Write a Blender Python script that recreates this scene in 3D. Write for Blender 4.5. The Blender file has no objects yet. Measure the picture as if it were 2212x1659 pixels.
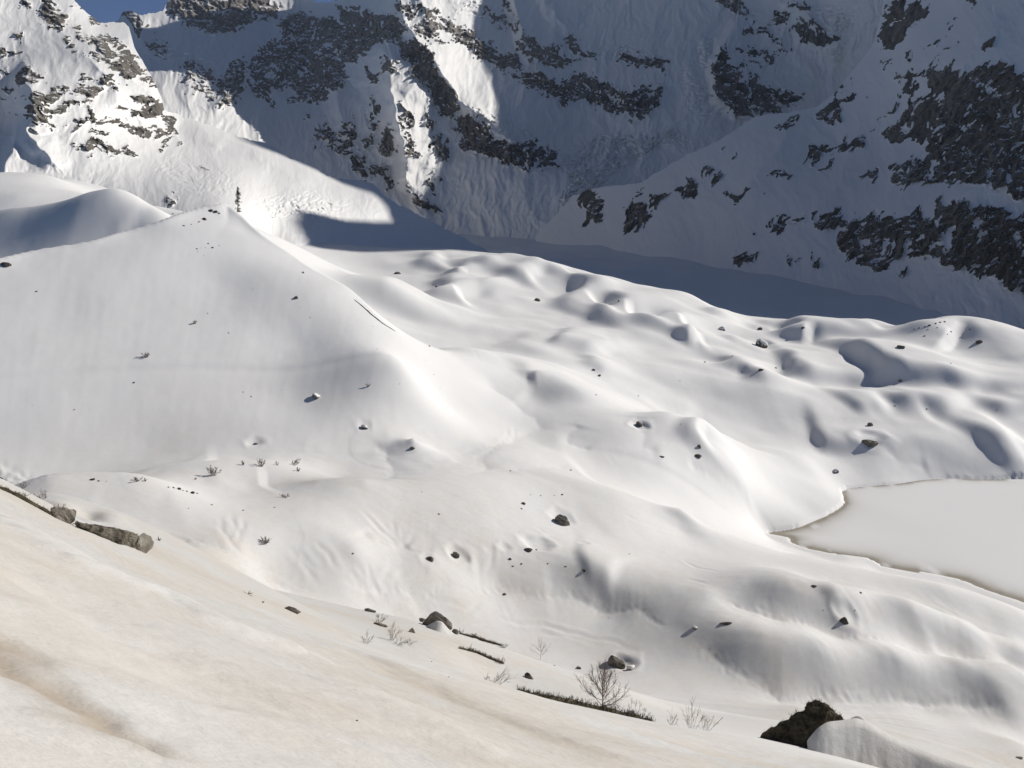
import bpy, math, random
import numpy as np
from mathutils import Vector, Matrix

# ------------------------------------------------------------------ camera, light, exposure
SC = bpy.context.scene
COL = SC.collection
CAMZ, FPX, PITCH = 150.0, 887.0, math.atan(184.0 / 887.0)
SUN_AZ, SUN_EL = math.radians(64.0), math.radians(30.0)
cd = bpy.data.cameras.new('camera')
cam = bpy.data.objects.new('camera', cd); COL.objects.link(cam)
cam.location = (0, 0, CAMZ)
cam.rotation_euler = (math.pi / 2 - PITCH, 0, 0)
cd.sensor_width = 36.0; cd.lens = 36.0 * FPX / 1024.0
cd.clip_start = 0.2; cd.clip_end = 60000.0
SC.camera = cam
wd = bpy.data.worlds.new('World'); SC.world = wd; wd.use_nodes = True
wn = wd.node_tree.nodes; wl = wd.node_tree.links
bg = wn['Background']
sky = wn.new('ShaderNodeTexSky'); sky.sky_type = 'NISHITA'; sky.sun_disc = False
sky.sun_elevation = SUN_EL; sky.sun_rotation = SUN_AZ
sky.altitude = 8500.0; sky.air_density = 0.9; sky.dust_density = 0.0; sky.ozone_density = 3.0
wl.new(sky.outputs[0], bg.inputs[0]); bg.inputs[1].default_value = 0.07
SDIR = Vector((math.sin(SUN_AZ) * math.cos(SUN_EL), math.cos(SUN_AZ) * math.cos(SUN_EL), math.sin(SUN_EL)))
sl = bpy.data.lights.new('sun', 'SUN'); sl.energy = 4.2; sl.angle = math.radians(0.53); sl.color = (1.0, 0.955, 0.89)
so = bpy.data.objects.new('sun', sl); COL.objects.link(so); so.location = (400, 200, 900)
so.rotation_euler = SDIR.to_track_quat('Z', 'Y').to_euler()
SC.view_settings.view_transform = 'Standard'; SC.view_settings.look = 'None'
SC.view_settings.gamma = 1.0; SC.view_settings.use_curve_mapping = False
SC.view_settings.exposure = 0.25

HAZE = 0.000024
# ------------------------------------------------------------------ small maths
rng = np.random.default_rng(7); random.seed(7)
CP, SP = math.cos(PITCH), math.sin(PITCH)
def ray(px, py):
    cx = (np.asarray(px, float) - 512.0) / FPX; cy = (384.0 - np.asarray(py, float)) / FPX
    return cx, CP + SP * cy, -SP + CP * cy          # x, y, z of a sight line
def atY(px, py, Y):
    x, y, z = ray(px, py); k = Y / y
    return x * k, y * k, CAMZ + z * k
def atZ(px, py, Z):
    x, y, z = ray(px, py); k = (Z - CAMZ) / z
    return x * k, y * k, CAMZ + z * k
def atR(px, py, r):                                   # rough survey range -> height -> exact point
    return atZ(px, py, CAMZ - r * (py - 200.0) / 887.0)
def proj(x, y, z):
    d = y * CP - (z - CAMZ) * SP; u = y * SP + (z - CAMZ) * CP
    return 512 + FPX * x / d, 384 - FPX * u / d
TO = {'TL': (0, 0), 'TM': (1, 0), 'TR': (2, 0), 'ML': (0, 1), 'MM': (1, 1), 'MR': (2, 1), 'BL': (0, 2), 'BM': (1, 2), 'BR': (2, 2)}
TS = 1344 / 2212 / 3.9375
def K(t, x, y):                                       # traced survey points -> pixel
    if t == 'K': return float(x), float(y)
    a, b = TO[t]
    return a * 1024 / 3 + x * TS, b * 256.0 + y * TS
def smooth(a, b, x):
    t = np.clip((x - a) / (b - a), 0, 1); return t * t * (3 - 2 * t)
def _hash(ix, iy, iz, s):
    h = (ix * 374761393 + iy * 668265263 + iz * 2147483647 + s * 974634539) & 0xffffffff
    h = ((h ^ (h >> 13)) * 1274126177) & 0xffffffff
    h = ((h ^ (h >> 16)) * 2246822519) & 0xffffffff
    return h ^ (h >> 15)
def noise2(x, y, s=0):
    x = np.asarray(x, float); y = np.asarray(y, float)
    ix = np.floor(x).astype(np.int64); iy = np.floor(y).astype(np.int64)
    fx = x - ix; fy = y - iy
    u = fx * fx * fx * (fx * (fx * 6 - 15) + 10); v = fy * fy * fy * (fy * (fy * 6 - 15) + 10)
    def g(dx, dy):
        a = _hash(ix + dx, iy + dy, 0, s).astype(float) * (2 * math.pi / 4294967296.0)
        return np.cos(a) * (fx - dx) + np.sin(a) * (fy - dy)
    a = g(0, 0); b = g(1, 0); c = g(0, 1); d = g(1, 1)
    return (a + u * (b - a) + v * ((c + u * (d - c)) - (a + u * (b - a)))) * 1.5
def fbm(x, y, o=4, s=0, gain=0.5, lac=2.03):
    t = 0; a = 1.0
    for i in range(o):
        t = t + a * noise2(x, y, s + i * 17); x = x * lac + 3.1; y = y * lac - 1.7; a *= gain
    return t
def ridged(x, y, o=4, s=0, gain=0.5, lac=2.1):
    t = 0; a = 1.0
    for i in range(o):
        n = 1 - np.abs(noise2(x, y, s + i * 13)) * 1.6; t = t + a * n; x = x * lac + 1.3; y = y * lac + 5.2; a *= gain
    return t
class TPS:
    def __init__(self, P, v, lam=0.0, kind='tps'):
        P = np.asarray(P, float); v = np.asarray(v, float); n = len(P); self.P = P; self.kind = kind
        A = self.k(np.linalg.norm(P[:, None] - P[None], axis=2)) + lam * np.eye(n) * (-1 if kind == 'lin' else 1)
        Q = np.c_[np.ones(n), P]
        M = np.block([[A, Q], [Q.T, np.zeros((3, 3))]])
        self.w = np.linalg.solve(M + 1e-12 * np.eye(n + 3), np.r_[v, 0, 0, 0])
    def k(self, r):
        if self.kind == 'lin': return -r
        r2 = r * r + 1e-12; return 0.5 * r2 * np.log(r2)
    def __call__(self, x, y):
        sh = np.shape(x); x = np.ravel(x); y = np.ravel(y); out = np.empty(len(x)); n = len(self.P)
        for i in range(0, len(x), 40000):
            X = np.c_[x[i:i + 40000], y[i:i + 40000]]
            d2 = (X ** 2).sum(1)[:, None] + (self.P ** 2).sum(1)[None] - 2 * X @ self.P.T
            np.maximum(d2, 0, out=d2)
            if self.kind == 'lin': kk = -np.sqrt(d2)
            else: d2 += 1e-12; kk = 0.5 * d2 * np.log(d2)
            out[i:i + 40000] = kk @ self.w[:n] + self.w[n] + X @ self.w[n + 1:]
        return out.reshape(sh)
def upsample(fn, U, V, st):
    """evaluate fn on every st-th node of a grid and fill in with Catmull-Rom"""
    nu, nv = len(U), len(V)
    iu = np.arange(-st, nu + 2 * st, st); iv = np.arange(-st, nv + 2 * st, st)
    uu = np.interp(iu, np.arange(nu), U); vv = np.interp(iv, np.arange(nv), V)
    uu[iu < 0] = U[0] - (U[st] - U[0]); vv[iv < 0] = V[0] - (V[st] - V[0])
    for arr, src, ii, n in ((uu, U, iu, nu), (vv, V, iv, nv)):
        m = ii > n - 1; arr[m] = src[-1] + (ii[m] - (n - 1)) * (src[-1] - src[-2])
    g = fn(*np.meshgrid(uu, vv, indexing='ij'))
    def cr(g, n):
        p = np.arange(n) / st + 1; i = np.minimum(np.floor(p).astype(int), g.shape[0] - 3); t = (p - i)[:, None]
        a, b, c, d = g[i - 1], g[i], g[i + 1], g[i + 2]
        return b + 0.5 * t * (c - a + t * (2 * a - 5 * b + 4 * c - d + t * (3 * (b - c) + d - a)))
    return cr(cr(g, nu).T, nv).T
def polydist(px, py, pts, closed=False, vec=False):
    """distance to a polyline, its side, and the parameter (0..1) along it"""
    px = np.asarray(px, float); py = np.asarray(py, float)
    best = np.full(px.shape, 1e18); side = np.zeros(px.shape); par = np.zeros(px.shape); nx = np.zeros(px.shape); ny = np.zeros(px.shape)
    P = list(pts) + ([pts[0]] if closed else [])
    L = [math.hypot(P[i + 1][0] - P[i][0], P[i + 1][1] - P[i][1]) for i in range(len(P) - 1)]; T = sum(L); acc = 0
    for i in range(len(P) - 1):
        ax, ay = P[i][:2]; bx, by = P[i + 1][:2]; dx, dy = bx - ax, by - ay; l2 = dx * dx + dy * dy + 1e-12
        t = np.clip(((px - ax) * dx + (py - ay) * dy) / l2, 0, 1)
        ex = px - ax - t * dx; ey = py - ay - t * dy; d = ex * ex + ey * ey
        m = d < best; best = np.where(m, d, best)
        if not closed:
            side = np.where(m, (px - ax) * dy - (py - ay) * dx, side); par = np.where(m, (acc + t * L[i]) / T, par)
            if vec: nx = np.where(m, ex, nx); ny = np.where(m, ey, ny)
        acc += L[i]
    if vec: return np.sqrt(best), par, nx, ny
    return np.sqrt(best), np.sign(side), par
def inpoly(px, py, pts):
    px = np.asarray(px, float); py = np.asarray(py, float); c = np.zeros(px.shape, bool); n = len(pts)
    for i in range(n):
        ax, ay = pts[i][:2]; bx, by = pts[(i + 1) % n][:2]
        if ay == by: continue
        c ^= ((ay > py) != (by > py)) & (px < (bx - ax) * (py - ay) / (by - ay) + ax)
    return c
def sdpoly(px, py, pts, pad=14.0):                     # positive inside; only worked out near the outline's box
    q = np.array([p[:2] for p in pts]); out = np.full(np.shape(px), -pad)
    m = (px > q[:, 0].min() - pad) & (px < q[:, 0].max() + pad) & (py > q[:, 1].min() - pad) & (py < q[:, 1].max() + pad)
    x = px[m]; y = py[m]; d, _, _ = polydist(x, y, pts, True)
    out[m] = np.where(inpoly(x, y, pts), d, -d)
    return out

def blur(a, k):
    for ax in (0, 1):
        p = np.pad(a, [(k + 1, k) if i == ax else (0, 0) for i in (0, 1)], mode='edge').cumsum(ax)
        n = a.shape[ax]
        a = (np.take(p, np.arange(2 * k + 1, 2 * k + 1 + n), ax) - np.take(p, np.arange(0, n), ax)) / (2 * k + 1)
    return a

# ------------------------------------------------------------------ materials
def mat(name):
    m = bpy.data.materials.new(name); m.use_nodes = True
    n = m.node_tree.nodes; l = m.node_tree.links
    return m, n, l, n['Principled BSDF']
def N(n, t, **kw):
    o = n.new('ShaderNode' + t)
    for k, v in kw.items():
        if k in ('operation', 'data_type', 'blend_type', 'attribute_name', 'noise_dimensions', 'feature'): setattr(o, k, v)
    return o
def snow_material(name, near=False, dirt=None):
    m, n, l, b = mat(name)
    at = N(n, 'Attribute', attribute_name='dust')
    geo = N(n, 'NewGeometry')
    mp = N(n, 'Mapping'); mp.inputs['Scale'].default_value = (1, 1, 1)
    l.new(geo.outputs['Position'], mp.inputs[0])
    n1 = N(n, 'TexNoise'); n1.inputs['Scale'].default_value = 0.9 if near else 0.05; n1.inputs['Detail'].default_value = 7
    n1.inputs['Roughness'].default_value = 0.62
    l.new(mp.outputs[0], n1.inputs['Vector'])
    ma = N(n, 'Math', operation='MULTIPLY_ADD'); ma.inputs[1].default_value = 0.55; ma.inputs[2].default_value = -0.275
    l.new(n1.outputs[0], ma.inputs[0])
    ad = N(n, 'Math', operation='ADD'); l.new(at.outputs['Fac'], ad.inputs[0]); l.new(ma.outputs[0], ad.inputs[1])
    mu = N(n, 'Math', operation='MULTIPLY'); l.new(ad.outputs[0], mu.inputs[0]); l.new(at.outputs['Fac'], mu.inputs[1]); mu.use_clamp = True
    mx = N(n, 'Mix', data_type='RGBA'); l.new(mu.outputs[0], mx.inputs[0])
    mx.inputs[6].default_value = (0.79, 0.78, 0.76, 1); mx.inputs[7].default_value = (0.47, 0.43, 0.375, 1)
    if dirt: mx.inputs[7].default_value = dirt
    elif near:                                          # dust lies in cream patches on greyer old snow
        nt_ = N(n, 'TexNoise'); nt_.inputs['Scale'].default_value = 0.11; nt_.inputs['Detail'].default_value = 6; nt_.inputs['Roughness'].default_value = 0.6; nt_.inputs['Distortion'].default_value = 0.6
        l.new(geo.outputs['Position'], nt_.inputs['Vector']); rt = N(n, 'MapRange'); rt.inputs[1].default_value = 0.40; rt.inputs[2].default_value = 0.66; l.new(nt_.outputs[0], rt.inputs[0])
        tn = N(n, 'Mix', data_type='RGBA'); tn.inputs[6].default_value = (0.535, 0.525, 0.50, 1); tn.inputs[7].default_value = (0.515, 0.47, 0.405, 1)
        st = N(n, 'Attribute', attribute_name='stain'); l.new(rt.outputs[0], tn.inputs[0]); bw = N(n, 'Mix', data_type='RGBA'); bw.inputs[7].default_value = (0.36, 0.295, 0.22, 1); l.new(st.outputs['Fac'], bw.inputs[0]); l.new(tn.outputs[2], bw.inputs[6]); l.new(bw.outputs[2], mx.inputs[7])
    l.new(mx.outputs[2], b.inputs['Base Color'])
    b.inputs['Roughness'].default_value = 0.7; b.inputs['Specular IOR Level'].default_value = 0.2
    bm = N(n, 'Bump'); bm.inputs['Strength'].default_value = 0.35; bm.inputs['Distance'].default_value = 0.03 if near else 0.35
    n2 = N(n, 'TexNoise'); n2.inputs['Scale'].default_value = 1.2 if near else 0.12; n2.inputs['Detail'].default_value = 9; n2.inputs['Roughness'].default_value = 0.72
    l.new(geo.outputs['Position'], n2.inputs['Vector']); l.new(n2.outputs[0], bm.inputs['Height']); l.new(bm.outputs[0], b.inputs['Normal'])
    if near:                                            # coarse grain of old snow, small clean and dirty grains
        n3 = N(n, 'TexNoise'); n3.inputs['Scale'].default_value = 22.0; n3.inputs['Detail'].default_value = 5; n3.inputs['Roughness'].default_value = 0.8
        l.new(geo.outputs['Position'], n3.inputs['Vector'])
        hs = N(n, 'HueSaturation'); mr = N(n, 'MapRange'); mr.inputs[1].default_value = 0.3; mr.inputs[2].default_value = 0.7; mr.inputs[3].default_value = 0.90; mr.inputs[4].default_value = 1.10
        l.new(n3.outputs[0], mr.inputs[0]); l.new(mr.outputs[0], hs.inputs['Value']); l.new(mx.outputs[2], hs.inputs['Color']); l.new(hs.outputs[0], b.inputs['Base Color'])
        n4 = N(n, 'TexNoise'); n4.inputs['Scale'].default_value = 0.35; n4.inputs['Detail'].default_value = 4; n4.inputs['Roughness'].default_value = 0.6; n4.inputs['Distortion'].default_value = 1.2
        l.new(geo.outputs['Position'], n4.inputs['Vector']); b4 = N(n, 'Bump'); b4.inputs['Strength'].default_value = 0.3; b4.inputs['Distance'].default_value = 0.10; l.new(n4.outputs[0], b4.inputs['Height']); l.new(b4.outputs[0], bm.inputs['Normal'])
        b2 = N(n, 'Bump'); b2.inputs['Strength'].default_value = 0.25; b2.inputs['Distance'].default_value = 0.012
        l.new(n3.outputs[0], b2.inputs['Height']); l.new(bm.outputs[0], b2.inputs['Normal']); l.new(b2.outputs[0], b.inputs['Normal'])
        gr = N(n, 'Attribute', attribute_name='coarse'); n5 = N(n, 'TexNoise'); n5.inputs['Scale'].default_value = 2.2; n5.inputs['Detail'].default_value = 7; n5.inputs['Roughness'].default_value = 0.55
        l.new(geo.outputs['Position'], n5.inputs['Vector']); b5 = N(n, 'Bump'); b5.inputs['Distance'].default_value = 0.10; l.new(n5.outputs[0], b5.inputs['Height']); l.new(gr.outputs['Fac'], b5.inputs['Strength']); l.new(b4.outputs[0], b5.inputs['Normal']); l.new(b5.outputs[0], bm.inputs['Normal'])
    return m
M_SNOW = snow_material('snow_near', True)
M_MSNOW = snow_material('snow_mountain', False)
def rock_material(name, c1, c2, scale, bump, snow=0.0, sscale=0.5):
    m, n, l, b = mat(name)
    geo = N(n, 'NewGeometry')
    n1 = N(n, 'TexNoise'); n1.inputs['Scale'].default_value = scale; n1.inputs['Detail'].default_value = 10; n1.inputs['Roughness'].default_value = 0.68
    l.new(geo.outputs['Position'], n1.inputs['Vector'])
    cr = N(n, 'ValToRGB'); cr.color_ramp.elements[0].position = 0.33; cr.color_ramp.elements[1].position = 0.68
    cr.color_ramp.elements[0].color = (*c1, 1); cr.color_ramp.elements[1].color = (*c2, 1)
    l.new(n1.outputs[0], cr.inputs[0]); col = cr.outputs[0]
    n0 = N(n, 'TexNoise'); n0.inputs['Scale'].default_value = scale * 0.22; n0.inputs['Detail'].default_value = 4; n0.inputs['Distortion'].default_value = 1.0; l.new(geo.outputs['Position'], n0.inputs['Vector'])
    r0 = N(n, 'MapRange'); r0.inputs[1].default_value = 0.32; r0.inputs[2].default_value = 0.68; r0.inputs[3].default_value = 0.55; r0.inputs[4].default_value = 1.45; l.new(n0.outputs[0], r0.inputs[0])
    h0 = N(n, 'HueSaturation'); l.new(r0.outputs[0], h0.inputs['Value']); l.new(col, h0.inputs['Color']); col = h0.outputs[0]
    if snow:
        n2 = N(n, 'TexNoise'); n2.inputs['Scale'].default_value = sscale; n2.inputs['Detail'].default_value = 6; n2.inputs['Roughness'].default_value = 0.7
        l.new(geo.outputs['Position'], n2.inputs['Vector'])
        sx = N(n, 'SeparateXYZ'); l.new(geo.outputs['Normal'], sx.inputs[0])
        a = N(n, 'Math', operation='MULTIPLY_ADD'); a.inputs[1].default_value = 1.5; l.new(n2.outputs[0], a.inputs[0]); l.new(sx.outputs[2], a.inputs[2])
        r = N(n, 'MapRange'); r.inputs[1].default_value = 1.52 - snow; r.inputs[2].default_value = 1.60 - snow; l.new(a.outputs[0], r.inputs[0])
        mx = N(n, 'Mix', data_type='RGBA'); l.new(r.outputs[0], mx.inputs[0]); l.new(col, mx.inputs[6]); mx.inputs[7].default_value = (0.78, 0.78, 0.78, 1); col = mx.outputs[2]
    l.new(col, b.inputs['Base Color'])
    b.inputs['Roughness'].default_value = 0.9; b.inputs['Specular IOR Level'].default_value = 0.15
    bm = N(n, 'Bump'); bm.inputs['Strength'].default_value = 0.6; bm.inputs['Distance'].default_value = bump
    l.new(n1.outputs[0], bm.inputs['Height']); l.new(bm.outputs[0], b.inputs['Normal'])
    return m
M_CLIFF = rock_material('cliff_rock', (0.075, 0.068, 0.062), (0.24, 0.22, 0.20), 0.05, 4.0, -0.10, 0.035)
M_CLIFF2 = rock_material('dark_cliff_rock', (0.045, 0.042, 0.034), (0.17, 0.155, 0.125), 0.05, 3.0, -0.18, 0.05)
M_CLIFF3 = rock_material('pale_cliff_rock', (0.06, 0.055, 0.047), (0.19, 0.172, 0.145), 0.07, 2.0, -0.18, 0.08)
M_BOULDER = rock_material('boulder_rock', (0.075, 0.066, 0.054), (0.24, 0.215, 0.18), 1.6, 0.15)
M_PALE = rock_material('pale_boulder_rock', (0.16, 0.145, 0.115), (0.34, 0.31, 0.26), 2.2, 0.10)
M_STONE = rock_material('small_stone_rock', (0.05, 0.045, 0.038), (0.17, 0.15, 0.125), 0.9, 0.15)
M_TURF = rock_material('dark_turf', (0.03, 0.026, 0.017), (0.12, 0.10, 0.065), 3.0, 0.15)
M_HEATH = rock_material('heather_twigs', (0.035, 0.027, 0.017), (0.10, 0.078, 0.045), 2.0, 0.02)
M_DRYGRASS = rock_material('dry_grass', (0.06, 0.048, 0.025), (0.17, 0.135, 0.07), 2.0, 0.02)
M_BARK = rock_material('twig_bark', (0.085, 0.062, 0.048), (0.20, 0.15, 0.115), 3.0, 0.01)
M_NEEDLE = rock_material('conifer_needles', (0.02, 0.024, 0.016), (0.055, 0.058, 0.038), 0.8, 0.05)
def mesh_obj(name, V, F, mats, parent=None, smooth_=True, attrs=None, mi=None):
    V = np.ascontiguousarray(V, np.float32); F = np.ascontiguousarray(F, np.int32)
    me = bpy.data.meshes.new(name); nf, k = F.shape
    me.vertices.add(len(V)); me.vertices.foreach_set('co', V.ravel())
    me.loops.add(nf * k); me.loops.foreach_set('vertex_index', F.ravel())
    me.polygons.add(nf); me.polygons.foreach_set('loop_start', np.arange(0, nf * k, k, dtype=np.int32))
    me.polygons.foreach_set('loop_total', np.full(nf, k, np.int32))
    if smooth_: me.polygons.foreach_set('use_smooth', np.ones(nf, bool))
    for m in (mats if isinstance(mats, (list, tuple)) else [mats]): me.materials.append(m)
    if mi is not None: me.polygons.foreach_set('material_index', np.asarray(mi, np.int32))
    for an, av in (attrs or {}).items():
        a = me.attributes.new(an, 'FLOAT', 'POINT'); a.data.foreach_set('value', np.ascontiguousarray(av, np.float32))
    me.update(calc_edges=True)
    o = bpy.data.objects.new(name, me); COL.objects.link(o)
    if parent: o.parent = parent
    return o
def grid_faces(nu, nv):
    i = np.arange(nu * nv).reshape(nu, nv)
    return np.stack([i[:-1, :-1], i[1:, :-1], i[1:, 1:], i[:-1, 1:]], -1).reshape(-1, 4)
def structure(o): o['kind'] = 'structure'; return o

# ------------------------------------------------------------------ the ground: survey lines (tile, mode, points x y value)
SURV = []
def S(t, mode, *pts): SURV.append((t, mode, pts))
# near slope under the camera: falls so that its brink lies on the surveyed line
BRINK = [(0, 488, 36), (68, 525, 38), (143, 554, 40), (237, 594, 46), (341, 635, 50), (434, 660, 54), (516, 692, 57), (651, 722, 62), (760, 740, 63), (805, 751, 63), (868, 768, 62), (960, 800, 60)]
_q = np.array([(float(ray(a, b)[0] / ray(a, b)[1]), float(-ray(a, b)[2] / ray(a, b)[1]) - 1.7 / c) for a, b, c in BRINK])
NEARC = np.polyfit(_q[:, 0], _q[:, 1], 2)
def near_z(x, y):
    k = np.clip(x / np.maximum(y, 1e-3), -0.95, 0.9); return 148.3 - y * np.polyval(NEARC, k)
S('K', 'Y', *BRINK)
for (Y, x) in [(14, -5), (14, 5), (22, -17), (22, -8), (22, 0), (22, 8), (22, 18), (30, -12), (30, 0), (30, 12), (30, 24), (38, 4), (40, 16), (40, 28), (22, -13), (30, -24)]:
    SURV.append(('W', 'z', [(x, Y, float(near_z(x, Y)))]))
# second slope seen beyond the first
S('BM', 'Y', (20, 620, 95), (480, 700, 98), (760, 790, 98), (1060, 890, 98), (1380, 1000, 98), (1700, 1100, 97), (2212, 1300, 95))
S('BM', 'Y', (200, 800, 76), (600, 860, 80), (1000, 1080, 80), (1500, 1160, 84), (1900, 1250, 86))
S('BL', 'Y', (1000, 260, 80), (1600, 440, 90), (600, 110, 80), (200, -100, 70))
for (px, Y, z) in [(0, 62, 129.3), (0, 100, 112), (0, 150, 92), (0, 200, 77), (0, 245, 66), (45, 100, 110), (45, 150, 91), (40, 195, 79), (-60, 100, 113), (-60, 160, 90), (-60, 220, 74), (100, 110, 104), (100, 160, 86), (200, 120, 97), (200, 170, 76)]:
    SURV.append(('W', 'z', [(atY(px, 200, Y)[0], Y, z)]))
S('BR', 'Y', (400, 1330, 94))
S('K', 'r', (914, 720, 200), (1023, 743, 195)); S('K', 'r', (798, 702, 200)); S('K', 'r', (991, 768, 175))
# the long gully below the slopes
S('BL', 'z', (630, 60, 75), (1150, 150, 72), (1540, 250, 68), (1700, 390, 62), (1900, 490, 58), (2212, 540, 54.5))
S('BM', 'z', (300, 530, 51.5), (600, 505, 49), (1000, 465, 44), (1250, 490, 42), (1500, 530, 40), (1700, 580, 38.5))
S('K', 'r', (634, 611, 240), (682, 635, 228), (723, 660, 218), (775, 694, 208), (868, 695.6, 212), (1023, 706, 218))
# first bank beyond it
S('BL', 'z', (1690, 190, 66.3)); S('BM', 'z', (80, 270, 60), (570, 300, 54)); S('BM', 'z', (1000, 310, 48), (1570, 375, 43.4))
S('K', 'r', (720, 623, 227.7), (760, 635, 223), (821, 651, 220.5), (899, 660, 222), (1023, 674, 226))
# second gully, third bank, third gully, shore bank
S('K', 'r', (709, 591, 244), (726, 600, 242), (775, 618, 236), (834, 638.5, 234), (914, 651, 236), (1007, 663, 240))
S('K', 'r', (698, 583, 252), (790, 589, 245.6), (834, 598, 245.7), (914, 607.7, 248.5), (1023, 648, 245))
S('K', 'r', (794, 574, 262), (818, 586, 260), (880, 595, 262), (983.5, 629, 256), (1023, 640, 255))
S('K', 'r', (821, 563, 300), (868, 573.7, 288), (945, 589, 275), (1023, 614, 268))
# left bowl, its rim, and the dunes at the foot of the moraine
S('ML', 'z', (300, 1470, 79.5), (960, 1460, 76.5), (1290, 1540, 70.5)); S('MM', 'z', (0, 1480, 66), (700, 1510, 58), (1430, 1555, 48), (2212, 1640, 38)); S('BR', 'z', (0, 80, 30))
S('BM', 'z', (400, 250, 54.8)); S('BM', 'z', (300, 100, 58.5)); S('BM', 'z', (1400, 40, 46)); S('BM', 'z', (1250, 230, 46.2)); S('BM', 'z', (2100, 330, 37)); S('BM', 'z', (2212, 120, 33))
S('BR', 'z', (300, 300, 33)); S('BR', 'z', (300, 150, 25)); S('BR', 'z', (600, 250, 20))
S('ML', 'z', (1000, 1400, 66), (1400, 1365, 66.3), (1690, 1365, 64.3), (2212, 1440, 58.5)); S('ML', 'z', (1600, 1500, 63.8))
S('MM', 'z', (280, 1290, 57.5), (980, 1260, 50)); S('MM', 'z', (1270, 1110, 46))
S('ML', 'z', (1690, 1335, 61))
# moraine ridge
def mor(px, py):                                       # the moraine face is close to one plane, z = -86 + 0.4 Y - 0.2 x
    x, y, z = ray(px, py); return float(236.0 / (0.4 - 0.2 * x / y - z / y))
for ln in [[(-60, 275), (0, 266), (50, 256), (115, 242), (172, 227), (215, 218), (225, 213)], [(-40, 300), (60, 300), (150, 300), (220, 280)], [(-40, 350), (60, 350), (150, 350), (240, 340)], [(-40, 410), (60, 410), (150, 410), (250, 410)], [(-40, 455), (60, 450), (150, 448)]]:
    for q in ln: S('K', 'Y', (*q, mor(*q)))
S('K', 'Y', (240, 224, 490), (254, 237, 484), (282, 256, 470), (341, 291.5, 447), (361, 304, 438), (392, 330, 420))
S('K', 'Y', (212, 210, 505), (160, 216, 530))
S('K', 'Y', (300, 345, mor(300, 345) + 1), (300, 400, mor(300, 400)), (370, 400, 352))
S('MM', 'z', (900, 1000, 55), (600, 900, 65)); S('MM', 'z', (400, 700, 81)); S('MM', 'z', (500, 1100, 60)); S('MM', 'z', (450, 1250, 57.5))
S('MM', 'z', (780, 590, 71), (1040, 750, 62), (1400, 940, 52), (1740, 1060, 48), (2060, 1290, 38)); S('MR', 'z', (0, 1360, 33), (400, 1500, 20))
# hollow and ridges behind the moraine
S('K', 'Y', (0, 226, 575), (80, 212, 548), (115, 200, 540), (135, 202, 545), (158, 215, 546))
for (px, Y, z) in [(115, 502, 118), (60, 486, 112), (0, 470, 107), (165, 518, 131), (60, 600, 128), (0, 600, 124), (115, 600, 135)]:
    SURV.append(('W', 'z', [(atY(px, 200, Y)[0], Y, z)]))
S('K', 'Y', (0, 186, 720), (38, 191, 705), (85, 210, 670)); S('K', 'Y', (57, 178, 800), (74, 186, 805), (107, 201, 800), (20, 196, 680))
S('K', 'Y', (160, 208, 760), (238, 224, 640), (262, 240, 850), (330, 243, 960), (341, 249, 1080), (300, 249, 760))
# hummocks behind the valley
S('K', 'r', (403, 289, 720), (472, 290, 740), (526, 316, 680), (588, 333, 640), (682, 364, 590), (774, 385.6, 560), (860, 399.5, 558), (1023, 409, 550))
S('K', 'r', (523, 358, 530)); S('K', 'r', (590, 390, 460)); S('K', 'r', (542, 392, 440)); S('K', 'r', (573, 305, 730))
S('K', 'r', (682, 296, 850), (729, 311.5, 800), (787, 328.5, 765), (815, 326, 755), (846, 330, 745), (930, 331, 750), (945, 328, 755), (1023, 341, 740))
S('K', 'r', (790, 361, 645), (884, 362, 640), (990, 379, 605)); S('K', 'r', (868, 391, 588)); S('K', 'r', (868, 372, 622)); S('K', 'r', (790, 388, 578)); S('K', 'r', (800, 346, 690), (900, 346, 685), (1000, 352, 665))
S('K', 'r', (700, 430, 500)); S('K', 'r', (760, 433, 515)); S('K', 'r', (837, 412, 540), (899, 406, 548), (960, 416, 535)); S('K', 'r', (860, 440, 505)); S('K', 'r', (899, 460, 487)); S('K', 'r', (945, 463, 486)); S('K', 'r', (1007, 456, 490)); S('K', 'r', (800, 464, 470)); S('K', 'r', (760, 470, 440))
S('MM', 'z', (0, 100, 88), (400, 20, 94)); S('K', 'z', (465, 250, 101)); S('MM', 'z', (1000, 0, 96), (1600, 130, 79), (2212, 230, 68))
# shaded valley floor and what lies under the mountains
for (px, Y, z) in [(430, 1250, 78), (560, 1150, 60), (700, 1000, 44), (830, 880, 34), (940, 800, 30), (1020, 800, 30), (340, 1250, 88), (1024, 920, 32), (900, 1050, 32), (800, 1200, 34), (700, 1500, 40), (600, 1900, 44), (430, 2000, 56), (300, 1500, 90), (250, 1300, 100),
                   (600, 2500, 60), (300, 2500, 90), (900, 2400, 60), (1100, 900, 36), (1200, 500, 20), (1150, 300, 5), (1150, 200, 10), (-100, 570, 110), (-120, 300, 75), (-100, 800, 165), (0, 1000, 175), (100, 1000, 165), (-80, 120, 104), (-80, 60, 128), (1130, 700, 40), (1130, 100, 75)]:
    SURV.append(('W', 'z', [(atY(px, 200, Y)[0], Y, z)]))
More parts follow.
